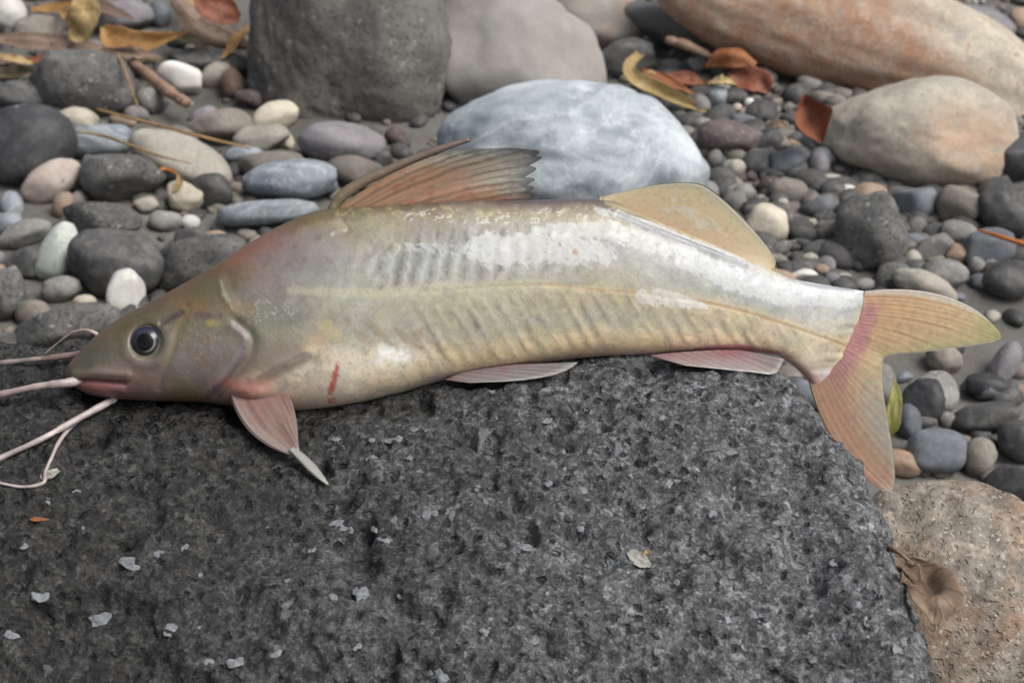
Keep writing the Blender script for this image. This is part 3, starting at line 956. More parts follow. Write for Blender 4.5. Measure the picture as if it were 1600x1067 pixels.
# relief in metres, pushed out along the flank
feat += fline([(372, 505), (391, 522), (388, 545), (370, 572), (338, 606), (316, 626)], 7, .0007)
feat += fline([(380, 500), (402, 522), (399, 548), (380, 578), (346, 612)], 9, -.0011)
feat += fline([(300, 478), (286, 520), (272, 562), (258, 600)], 6, -.0005)
feat += fline([(113, 595), (150, 591), (205, 594)], 3.2, -.0012)
feat += fline([(118, 603), (150, 606), (200, 606)], 7, .0008)
feat += fline([(125, 582), (160, 578), (210, 580)], 7, .0008)
feat += fline([(352, 434), (362, 462), (384, 490)], 8, .0004)
feat += fline([(400, 590), (440, 566), (485, 545)], 9, .0005)
feat += fline([(405, 602), (446, 578), (490, 556)], 9, -.0006)
feat += fline([(262, 502), (292, 486)], 4, -.0008)
feat += fline([(535, 345), (545, 362), (525, 368)], 4, -.0006)
feat += fline([(660, 455), (850, 443), (1000, 458), (1150, 484), (1345, 548)], 3, -.0001)
feat += fline([(950, 334), (1060, 376), (1160, 412)], 6, -.0009)
feat += fline([(955, 322), (1080, 372), (1200, 424)], 6, .0005)
feat += .0030 * np.exp(-((u1 - 398) / 30) ** 2 - ((v1 - 608) / 15) ** 2)
deye = np.hypot(u1 - 240, v1 - 530)
feat += .0004 * np.exp(-((deye - 35) / 8) ** 2) - .0016 * smooth(30, 20, deye)
PP = np.stack([u1, v1, 0 * u1], 1)
vtf, vbf = vtop(u1), vbot(u1)
hf = (v1 - vtf) / np.maximum(vbf - vtf, 1)
wv = fbm(PP / 26, 3, 1)
ph = (u1 - .62 * (v1 - 500) + 7 * wv) / 25.5
feat += .00006 * (1 + 1.5 * wv) * np.cos(ph * 2 * np.pi) * smooth(600, 680, u1) * smooth(1330, 1180, u1) * smooth(.5, .62, hf) * smooth(.98, .88, hf)
ph = (u1 + 10 * wv + .15 * (v1 - 400)) / 25.0
feat += .00003 * (1 + 1.5 * wv) * np.cos(ph * 2 * np.pi) * smooth(520, 620, u1) * smooth(960, 860, u1) * smooth(.1, .2, hf) * smooth(.52, .38, hf)
feat += .00028 * fbm(PP / 45, 2, 61) + .00004 * fbm(PP / 8, 2, 62)
wtot = np.maximum(wd.ravel() + feat * np.minimum(1, sn.ravel() * 3) * np.minimum(1, wd.ravel() / .006), 0)
BV = fishpt(u1, v1, side.ravel() * wtot)
BF = gridfaces(nu, len(AL), wrap=True)
pc = paint(u1, v1)
pm = pc.mean(1, keepdims=True)
hq = np.clip((v1 - vtop(u1)) / np.maximum(vbot(u1) - vtop(u1), 1), 0, 1)
belly_lift = smooth(.58, .9, hq) * smooth(400, 520, u1)  # pale belly skin, painted brighter still to offset the shade underneath
bcol = lin(np.clip(pm + (pc - pm) * (.97 + .25 * smooth(460, 360, u1))[:, None], 3, 250)) * np.array([.68, .70, .70]) * (1 + .50 * belly_lift - .18 * smooth(430, 330, u1))[:, None]
bcol = np.clip(bcol, 0, .85)
body = mk('body', BV, BF, SKIN, parent=fish, attrs={'Col': bcol}, origin=fish.location)

def surf_w(u, v):
    hval = np.clip((v - vtop(u)) / (vbot(u) - vtop(u)), .001, .999)
    caa = 1 - 2 * hval
    s_ = np.sqrt(1 - caa * caa)
    kb_ = smooth(360, 520, u)
    return wid(u) * (s_ ** .66 * (1 - .10 * caa) * (1 - kb_) + s_ ** .72 * (1 - .16 * caa) * kb_)

# -- eyes
def eye(sgn):
    p = fishpt(240., 530., sgn * (surf_w(240., 530.) - .0036))
    nz_ = nrm(sgn * YF + .18 * ZL - .06 * XF)
    A = nrm(XF - nz_ * (XF @ nz_)); B = np.cross(nz_, A)
    if B @ ZL < 0: B = -B
    nr, na = 34, 48
    rr = np.linspace(0, 1, nr)
    th = np.linspace(0, 2 * np.pi, na, endpoint=False)
    R_, T_ = np.meshgrid(rr, th, indexing='ij')
    X_, Y_ = R_ * np.cos(T_), R_ * np.sin(T_)
    rad = .0062
    Zh = .0046 * np.sqrt(np.maximum(1 - (R_ * .97) ** 2, 0))
    V_ = p + (X_ * rad)[..., None] * A + (Y_ * rad)[..., None] * B + Zh[..., None] * nz_
    x, y = X_.ravel(), Y_.ravel()
    r = np.hypot(x, y)
    c = np.tile(np.array([70, 67, 56.]), (len(x), 1))
    def ov(m, k): 
        nonlocal c
        m = np.clip(m, 0, 1)[:, None]; c = c * (1 - m) + np.array(k, float) * m
    ov(smooth(.98, .80, r), (52, 52, 52))
    ov(smooth(.92, .78, r) * smooth(-.9, .1, y - .5 * x), (30, 34, 50))
    ov(smooth(.80, .7, r) * smooth(.25, .5, y) * smooth(.75, .6, y), (46, 49, 62))
    rp = np.hypot(x + .03, y + .10)
    ov(smooth(.62, .58, rp) * smooth(.50, .54, rp), (50, 48, 48))
    ov(smooth(.66, .60, rp) * smooth(.50, .56, rp) * smooth(.0, .5, x - .4 * y), (118, 113, 108))
    e = mk('eye', V_.reshape(-1, 3), gridfaces(nr, na, wrap=True, flip=sgn > 0), EYE, parent=fish, attrs={'Col': lin(c)}, origin=p)
    # pupil: a small domed disc just proud of the eye
    R2 = R_ * .52
    Zp = .0046 * np.sqrt(np.maximum(1 - (np.hypot(R2 * np.cos(T_) - .03, R2 * np.sin(T_) - .10) * .97) ** 2, 0)) + .00008
    Zp[-1] -= .00016
    V2 = p + ((R2 * np.cos(T_) - .03) * rad)[..., None] * A + ((R2 * np.sin(T_) - .10) * rad)[..., None] * B + Zp[..., None] * nz_
    pu = mk('pupil', V2.reshape(-1, 3), gridfaces(nr, na, wrap=True, flip=sgn > 0), EYE, attrs={'Col': np.full((len(x), 3), .002)}, origin=p)
    pu.parent = e
    pu.location = (0, 0, 0)
eye(-1)
eye(1)

# -- fins: sheets with real thickness and ray ridges
def fin_sheet(name, base, edge, colf, ns=120, nt_=50, thick=.0011, rays=14, ridge=.00009, wfun=None, bend=None, jag=0.0, mapper=None, opac=None, parent=None, ray_dark=.08):
    bse = catmull(base, ns)
    edg = catmull(edge, ns)
    s = np.linspace(0, 1, ns)
    t = np.linspace(0, 1, nt_)
    if jag:
        k = 1 - jag * (np.abs(((s * rays) % 1) - .5) * 2) ** 1.5 * (.6 + .8 * rng.random(ns // 8 + 2)[(np.arange(ns) // 8)])
        k = 1 - (1 - k) * smooth(.30, .55, s)
        edg = bse + (edg - bse) * k[:, None]
    S, T_ = np.meshgrid(s, t, indexing='ij')
    Pxy = bse[:, None] * (1 - T_[..., None]) + edg[:, None] * T_[..., None]
    if bend is not None:
        bb = np.stack([np.interp(s, bend[0], bend[1]), np.interp(s, bend[0], bend[2])], -1)
        Pxy = Pxy + bb[:, None] * (4 * T_ * (1 - T_))[..., None]
    u_, v_ = Pxy[..., 0].ravel(), Pxy[..., 1].ravel()
    sf, tf = S.ravel(), T_.ravel()
    wf = wfun(sf, tf) if wfun else np.zeros_like(u_)
    rr_ = np.cos(sf * rays * 2 * np.pi)
    prof_ = .5 * thick * (1 - .75 * tf) + ridge * rr_ * (1 - .5 * tf)
    prof_ = np.maximum(prof_, .00012)
    rim = np.minimum(1, np.minimum(np.minimum(sf, 1 - sf) * ns / 2, (1 - tf) * nt_ / 2)) 
    prof_ = prof_ * (.15 + .85 * rim)
    mp = mapper or (lambda a, b, c_: fishpt(a, b, c_))
    VA = mp(u_, v_, wf - prof_)
    VB = mp(u_, v_, wf + prof_)
    F1 = gridfaces(ns, nt_)
    n0 = len(u_)
    idx = np.arange(n0).reshape(ns, nt_)
    ring = np.concatenate([idx[0, :], idx[1:, -1], idx[-1, -2::-1], idx[-2:0:-1, 0]])
    r2 = np.roll(ring, -1)
    sides = np.stack([ring, r2, r2 + n0, ring + n0], 1)
    cc_ = colf(u_, v_, sf, tf) * (1 - ray_dark * (.5 - .5 * rr_))[:, None]
    cm_ = cc_.mean(1, keepdims=True)
    cc_ = lin(np.clip(cm_ + (cc_ - cm_) * .84, 5, 250)) * .84
    op = opac(sf, tf) if opac else np.full(n0, .95)
    return mk(name, np.vstack([VA, VB]), np.vstack([F1, F1[:, ::-1] + n0, sides]), FIN, parent=parent or fish,
              attrs={'Col': np.vstack([cc_, cc_]), 'opac': np.concatenate([op, op])}, origin=fish.location)

def mixc(a, b, t):
    t = np.clip(t, 0, 1)[:, None]
    return np.asarray(a, float) * (1 - t) + np.asarray(b, float) * t

def nz2(u, v, s, sd, o=3):
    return fbm(np.stack([u / s, v / s, 0 * u], 1), o, sd)

# dorsal fin
def c_dorsal(u, v, s, t):
    n = nz2(u, v, 14, 71)
    c = mixc((190, 142, 104), (186, 174, 148), smooth(.35, .75, t + .2 * n))
    c = mixc(c, (128, 126, 118), smooth(.72, .97, t + .1 * n))
    c = mixc(c, (56, 53, 50), smooth(.90, 1.0, t) * .85 * smooth(.2, .4, s))
    c = mixc(c, (184, 92, 72), .55 * smooth(.1, .5, n) * smooth(.8, .3, t))
    c = mixc(c, (120, 98, 76), .45 * smooth(.0, .5, np.abs(((s * 5.5 + .22 * n) % 1) - .5) * 2 - .5))
    c = mixc(c, (86, 80, 74), .5 * smooth(.70, .98, np.abs(((s * 11 + .1 * n) % 1) - .5) * 2) * smooth(.35, .7, t))
    c = mixc(c, (216, 214, 206), .5 * smooth(.3, .5, nz2(u, v * 3, 12, 73)) * smooth(.5, .8, t))
    c = mixc(c, (196, 120, 112), .4 * smooth(.9, 1, s))
    return c
fin_sheet('dorsal_fin', [(524, 328), (545, 328), (575, 325), (620, 321), (680, 318), (760, 316)],
          [(727, 230), (748, 233), (800, 232), (848, 238), (840, 258), (836, 280), (834, 296), (834, 311)],
          c_dorsal, ns=200, nt_=60, rays=9, jag=.08, ridge=.00004, ray_dark=.08, bend=([0, .3, .7, 1], [0, 0, 0, 0], [-14, -12, -7, -1]),
          wfun=lambda s, t: -.0010 - .0014 * np.sin(s * 9) * t, opac=lambda s, t: .96 - .38 * smooth(.45, 1, t))
sp = [fishpt(*p, -.001) for p in ((512, 342), (530, 311), (562, 287), (600, 269), (650, 247), (700, 229), (733, 219))]
SV, SF = tube(sp, [.0014, .0021, .0021, .0019, .0016, .0013, .0008], 60, 10, wob=.08)
n_ = len(SV)
uu_ = np.linspace(0, 1, n_)
sc = mixc((112, 100, 70), (98, 82, 74), uu_ * 1.3)
mk('dorsal_spine', SV, SF, BARB, parent=fish, attrs={'Col': lin(sc)}, origin=fish.location)

# adipose fin
def c_adi(u, v, s, t):
    n = nz2(u, v, 22, 75)
    c = mixc((222, 188, 146), (214, 198, 150), t + .3 * n)
    c = mixc(c, (186, 180, 150), smooth(.75, 1, t))
    c = mixc(c, (84, 78, 70), smooth(.96, 1, t) * smooth(.65, .5, s))
    c = mixc(c, (220, 210, 190), .75 * smooth(.05, .16, nz2(u, v, 10, 76) - np.hypot((u - 1075) / 60, (v - 335 - .5 * (u - 1075)) / 13) + .9))
    c = mixc(c, (176, 150, 108), .3 * smooth(.2, .6, nz2(u, v, 5, 77, 2)))
    return c
fin_sheet('adipose_fin', [(936, 313), (985, 330), (1040, 354), (1100, 379), (1160, 405), (1204, 424)],
          [(938, 308), (1005, 292), (1052, 286), (1088, 287), (1112, 298), (1150, 331), (1188, 372), (1211, 404), (1211, 420)],
          c_adi, ns=120, nt_=40, rays=1, ridge=0, thick=.0034, ray_dark=0, wfun=lambda s, t: -.0006 - .0012 * np.sin(s * 5) * t)

# caudal fin
def c_caud(u, v, s, t):
    n = nz2(u, v, 20, 79)
    c = mixc((232, 184, 134), (234, 210, 156), t + .25 * n)
    c = mixc(c, (206, 198, 130), smooth(.7, 1, t) * smooth(.45, .1, s))
    c = mixc(c, (226, 224, 216), smooth(.06, .0, s) * .9)
    dcr, tcr = polydist(u, v, [(1356, 466), (1351, 500), (1335, 535), (1320, 566), (1302, 598)])
    c = mixc(c, (214, 142, 150), .8 * smooth(24, 6, dcr + 10 * n) * smooth(0, .12, tcr))
    c = mixc(c, (206, 152, 118), smooth(.62, .9, s) * .8)
    c = c * (1 - .12 * smooth(.5, .7, s))[:, None]
    c = mixc(c, (164, 156, 138), smooth(.55, .78, s) * smooth(.93, .75, s) * smooth(.25, .8, t))
    c = mixc(c, (200, 110, 92), smooth(.95, 1, s) * smooth(.5, .8, t) * .35)
    c = mixc(c, (184, 184, 176), smooth(.93, 1.0, t) * smooth(.15, .3, s) * .6)
    c = mixc(c, (200, 122, 78), .40 * smooth(.70, 1.0, np.abs(((s * 19 + .10 * n) % 1) - .5) * 2) * (1 + n) * smooth(.95, .6, t))
    c = c * (1 + .07 * nz2(u, v, 6, 92, 2))[:, None]
    return c
fin_sheet('caudal_fin', [(1350, 455), (1346, 484), (1337, 508), (1323, 533), (1309, 557), (1293, 580), (1262, 592)],
          [(1536, 494), (1561, 521), (1553, 532), (1500, 542), (1440, 550), (1392, 555), (1381, 566), (1380, 605), (1386, 660), (1392, 712), (1391, 758), (1372, 764)],
          c_caud, ns=420, nt_=70, rays=30, jag=.004, ridge=.00002, thick=.0014, ray_dark=.06,
          bend=([0, .12, .3, .5, .75, .9, 1], [12, 8, 0, 0, -2, -8, -16], [-17, -12, -6, 0, 4, 8, 13]),
          wfun=lambda s, t: -.0005 - .0045 * smooth(.55, 1, s) * t - .0015 * np.sin(s * 7 + 1) * t, opac=lambda s, t: .98 - .12 * smooth(.6, 1, t))

# pelvic and anal fins lie flat against the rock
def c_pel(u, v, s, t):
    n = nz2(u, v, 16, 81)
    c = mixc((156, 132, 128), (150, 146, 142), t + .2 * n)
    c = mixc(c, (206, 198, 190), smooth(.8, 1, t))
    return mixc(c, (170, 100, 104), .5 * smooth(.0, .5, n) * smooth(.6, .2, t))
fin_sheet('pelvic_fin', [(692, 590), (720, 578), (760, 571), (800, 566)], [(730, 593), (800, 590), (850, 583), (880, 573), (896, 562)][::-1][::-1],
          c_pel, ns=80, nt_=40, rays=7, wfun=lambda s, t: -.0125 - .004 * t, thick=.0016)
def c_anal(u, v, s, t):
    n = nz2(u, v, 14, 83)
    c = mixc((168, 124, 120), (188, 178, 170), t + .25 * n)
    c = mixc(c, (168, 78, 88), .6 * smooth(1130, 1090, np.abs(u - 1130) + 1090) * smooth(.5, .1, t))
    return mixc(c, (222, 216, 208), smooth(.85, 1, t))
fin_sheet('anal_fin', [(1008, 553), (1060, 548), (1110, 545), (1150, 545)], [(1060, 567), (1110, 572), (1160, 577), (1196, 579), (1211, 557)],
          c_anal, ns=90, nt_=40, rays=9, wfun=lambda s, t: -.0085 - .0075 * t, thick=.0015)

# pectoral fin: from the shoulder down onto the rock in front
pb = fishpt(395., 610., -(surf_w(395., 610.) - .002))
tipP, tipN = rock_hit(512, 757)
midP, midN = rock_hit(440, 705)
def on_plane_pec(u, v, off):
    # plane through shoulder, middle and tip of the fin
    A_ = pb; B_ = tipP + tipN * .0015
    C_ = fishpt(435., 612., -(surf_w(435., 612.) - .001))
    nn_ = nrm(np.cross(B_ - A_, C_ - A_))
    if nn_ @ FWD > 0: nn_ = -nn_
    R = FWD + RIGHT * ((u - 800) / FPX)[..., None] + UP * ((533.5 - v) / FPX)[..., None]
    t = ((A_ - CAM) @ nn_) / (R @ nn_)
    return CAM + R * t[..., None] - nn_ * off[..., None]
def c_pec(u, v, s, t):
    n = nz2(u, v, 12, 85)
    c = mixc((164, 102, 96), (156, 128, 114), smooth(.1, .6, t + .2 * n))
    c = mixc(c, (128, 84, 74), .6 * smooth(.0, .5, fbm(np.stack([s * 9, t * 2.5, 0 * s], 1), 3, 86)))
    c = mixc(c, (186, 104, 100), smooth(.16, .0, t))
    c = mixc(c, (186, 176, 166), smooth(.35, .0, s) * .6)
    return mixc(c, (160, 156, 148), smooth(.9, 1, t))
pect = fin_sheet('pectoral_fin', [(358, 612), (380, 594), (408, 588), (435, 597)], [(458, 712), (464, 708), (468, 704), (466, 697)],
          c_pec, ns=70, nt_=70, rays=7, ridge=.00005, ray_dark=.03, thick=.0042, mapper=on_plane_pec,
          bend=([0, .35, .7, 1], [-16, -6, 4, 8], [14, 6, -4, -12]), opac=lambda s, t: np.full_like(s, .97))
ft = [on_plane_pec(np.array(float(a)), np.array(float(b)), np.array(-.0006)) for a, b in ((456, 702), (470, 714), (488, 732), (503, 748), (513, 758))]
FV, FF = tube(ft, [.0016, .0022, .0024, .0015, .0004], 30, 10, flat=.4)
mk('fin_tip', FV, FF, BARB, parent=fish, attrs={'Col': np.tile(lin((134, 133, 128)), (len(FV), 1))}, origin=fish.location)

# barbels
def rp(px, py, lift):
    p, n = rock_hit(px, py)
    return p - ray(px, py) * lift
def barbel(pts, radii, ca, cb, flat=1.0):
    Vb, Fb = tube(pts, [q_ * .84 for q_ in radii], 70, 12, flat=flat, wob=.12)
    t = np.linspace(0, 1, len(Vb))
    c = mixc(ca, cb, t) * (1 + .14 * vnoise(Vb * 300, 3))[:, None]
    c = c.mean(1, keepdims=True) + (c - c.mean(1, keepdims=True)) * .75
    mk('barbel', Vb, Fb, BARB, parent=fish, attrs={'Col': lin(np.clip(c, 5, 245)) * .68}, origin=fish.location)
def fp(u, v, w_): return fishpt(np.array(float(u)), np.array(float(v)), np.array(float(w_)))
barbel([fp(150, 588, -.010), fp(122, 593, -.0125), fp(106, 595, -.014), rp(60, 603, .012), rp(0, 613, .006), rp(-70, 628, .002), rp(-150, 655, .001)],
       [.0018, .0021, .0019, .0017, .0016, .0013, .0008], (196, 180, 172), (176, 140, 136))
barbel([fp(140, 556, .010), fp(118, 556, .012), rp(80, 559, .006), rp(30, 563, .003), rp(-30, 568, .002), rp(-110, 580, .001)],
       [.0014, .0016, .0014, .0013, .001, .0007], (168, 124, 114), (134, 126, 122))
barbel([fp(153, 523, -.001), fp(146, 519, -.001), fp(132, 516, .001), fp(112, 520, .004), fp(95, 530, .007), fp(78, 542, .010), fp(60, 556, .012)],
       [.0011, .0009, .0008, .0007, .0006, .0005, .0004], (200, 176, 166), (176, 150, 140))
barbel([fp(186, 620, -.008), fp(172, 627, -.012), rp(120, 653, .004), rp(60, 684, .002), rp(0, 713, .0015), rp(-60, 742, .001), rp(-120, 770, .001)],
       [.0014, .0016, .0015, .0014, .0013, .0010, .0006], (206, 186, 182), (196, 178, 172))
barbel([fp(180, 621, -.009), fp(165, 630, -.012), rp(135, 648, .003), rp(112, 668, .002), rp(93, 690, .0015), rp(78, 714, .0012), rp(77, 738, .001), rp(66, 750, .001), rp(40, 757, .001), rp(0, 751, .001), rp(-40, 742, .001)],
       [.0012, .0012, .0010, .0009, .0009, .0008, .0008, .0008, .0007, .0006, .0004], (202, 182, 178), (190, 170, 160))

# ------------------------------------------------------------------ stones
placed = []      # (centre, radius)
def shape_dirs(D, kind, r):
    n = {'o': 2.0, 'b': 3.2, 'r': 2.3, 'a': 2.2, 'f': 2.4}[kind]
    rad = (np.abs(D) ** n).sum(1) ** (-1 / n)
    off = r.uniform(-50, 50, 3)
    amp = {'o': .12, 'b': .08, 'r': .20, 'a': .10, 'f': .16}[kind]
    rad = rad * (1 + amp * fbm(D * 1.1 + off, 3, 1))
    if kind in 'arfo':
        for k in range({'a': 9, 'r': 5, 'f': 5, 'o': 3}[kind]):
            qd = nrm(r.normal(size=3))
            dd = np.maximum(D @ qd, 1e-3)
            lim = r.uniform(*((.62, .86) if kind in 'ar' else (.70, .90) if kind == 'f' else (.80, .93))) / dd
            k_ = 14.0
            rad = -np.log(np.exp(-k_ * rad) + np.exp(-k_ * np.minimum(lim, 3))) / k_
    if kind in 'ofb':
        rad = rad * (1 + .055 * fbm(D * 2.4 + off, 3, 15))
    if kind == 'r':
        rad = rad * (1 + .05 * fbm(D * 4 + off, 3, 9) + .018 * fbm(D * 14 + off, 2, 12))
    elif kind in 'fa':
        rad = rad * (1 + .012 * fbm(D * 9 + off, 2, 12))
    return D * rad[:, None]

def stone(px, py, w, h, rot, mat, kind, label, name='stone', cat='stone', depth=None, sink=.22, lift=0.0, level=4, group=None, seed=None, extra=None, stain=None):
    r = np.random.default_rng(seed if seed is not None else int(abs(px) * 31 + py * 17 + w))
    D, F = ico(level)
    S = shape_dirs(D, kind, r)
    a = math.radians(rot)
    if depth is None:
        depth = .62 * min(w, h) + .30 * max(w, h)
    for k_, ext in ((0, w), (1, h), (2, depth)):
        lo, hi = S[:, k_].min(), S[:, k_].max()
        S[:, k_] = ((S[:, k_] - lo) / (hi - lo) - .5) * ext
    if extra is not None:
        S = extra(S, w, h)
    Ua = math.cos(a) * RIGHT + math.sin(a) * UP
    Va = -math.sin(a) * RIGHT + math.cos(a) * UP
    O = S[:, :1] * Ua + S[:, 1:2] * Va + S[:, 2:] * FWD
    zlo, zhi = O[:, 2].min(), O[:, 2].max()
    zs = zlo + sink * (zhi - zlo)
    R = ray(px, py)
    d = 1.0
    for it in range(8):
        P = CAM + R * d
        d = (float(gz(P[0], P[1])) + lift - CAM[2]) / (R[2] + zs / FPX)
    P = CAM + R * d
    X = P + O * d / FPX
    base = np.array([P[0], P[1], X[:, 2].min()])
    o = mk(name, X, F, M[mat], origin=base, attrs={'stain': stain(S[:, 0] / w, S[:, 1] / h)} if stain else None)
    tag(o, label, cat, group)
    placed.append((P, .5 * (w + h) * .5 * d / FPX, np.array([w, h]) * d / FPX / 2))
    return o

B = dict(name='boulder', cat='boulder', level=5)
def ex_tall(S, w, h):
    t = S[:, 1] / h
    S[:, 0] *= 1 - .22 * t
    b = np.exp(-((S[:, 0] / w - .22) ** 2 + (S[:, 1] / h + .22) ** 2) / .03) * (S[:, 2] < 0)
    S[:, 2] -= .10 * w * b
    return S
def ex_peak(S, w, h):
    t = np.clip(S[:, 1] / h * 2, -1, 1)
    S[:, 0] = S[:, 0] * (1 - .30 * np.clip(t, 0, 1) ** 1.5) + .05 * w * np.clip(t, 0, 1)
    return S
stone(545, 62, 330, 390, -3, 'darkbig', 'r', 'tall dark grey rough boulder behind the raised dorsal fin', **{**B, 'sink': .22, 'level': 6, 'depth': 200, 'extra': ex_tall})
stone(802, 92, 310, 232, -38, 'pale', 'f', 'smooth pale grey boulder leaning between dark boulder and marbled boulder', **{**B, 'sink': .34, 'depth': 150})
stone(898, 252, 444, 264, -7, 'marble', 'f', 'blue white marbled boulder with pale veins behind the fish back', **{**B, 'sink': .22, 'level': 6, 'extra': ex_peak})
stone(1345, 56, 700, 210, -20, 'rust', 'o', 'long tan boulder with a big rust brown stain', **{**B, 'sink': .30, 'level': 6, 'depth': 170,
      'stain': lambda a, b: smooth(.30, .05, a + .10 * np.sin(b * 9)) * smooth(.48, .18, b + .6 * np.maximum(a, 0)) * smooth(-.54, -.40, a)})
stone(1432, 212, 312, 192, -5, 'tanround', 'o', 'rounded pale tan boulder in front of the rust stained boulder', **{**B, 'sink': .34, 'level': 6,
      'stain': lambda a, b: smooth(.42, .1, np.hypot((a - .22) * 1.0, (b + .08) * .9))})
stone(1500, 985, 400, 500, 28, 'granite', 'f', 'pitted tan granite boulder leaning against the lava boulder', **{**B, 'sink': .05, 'level': 6, 'depth': 300})

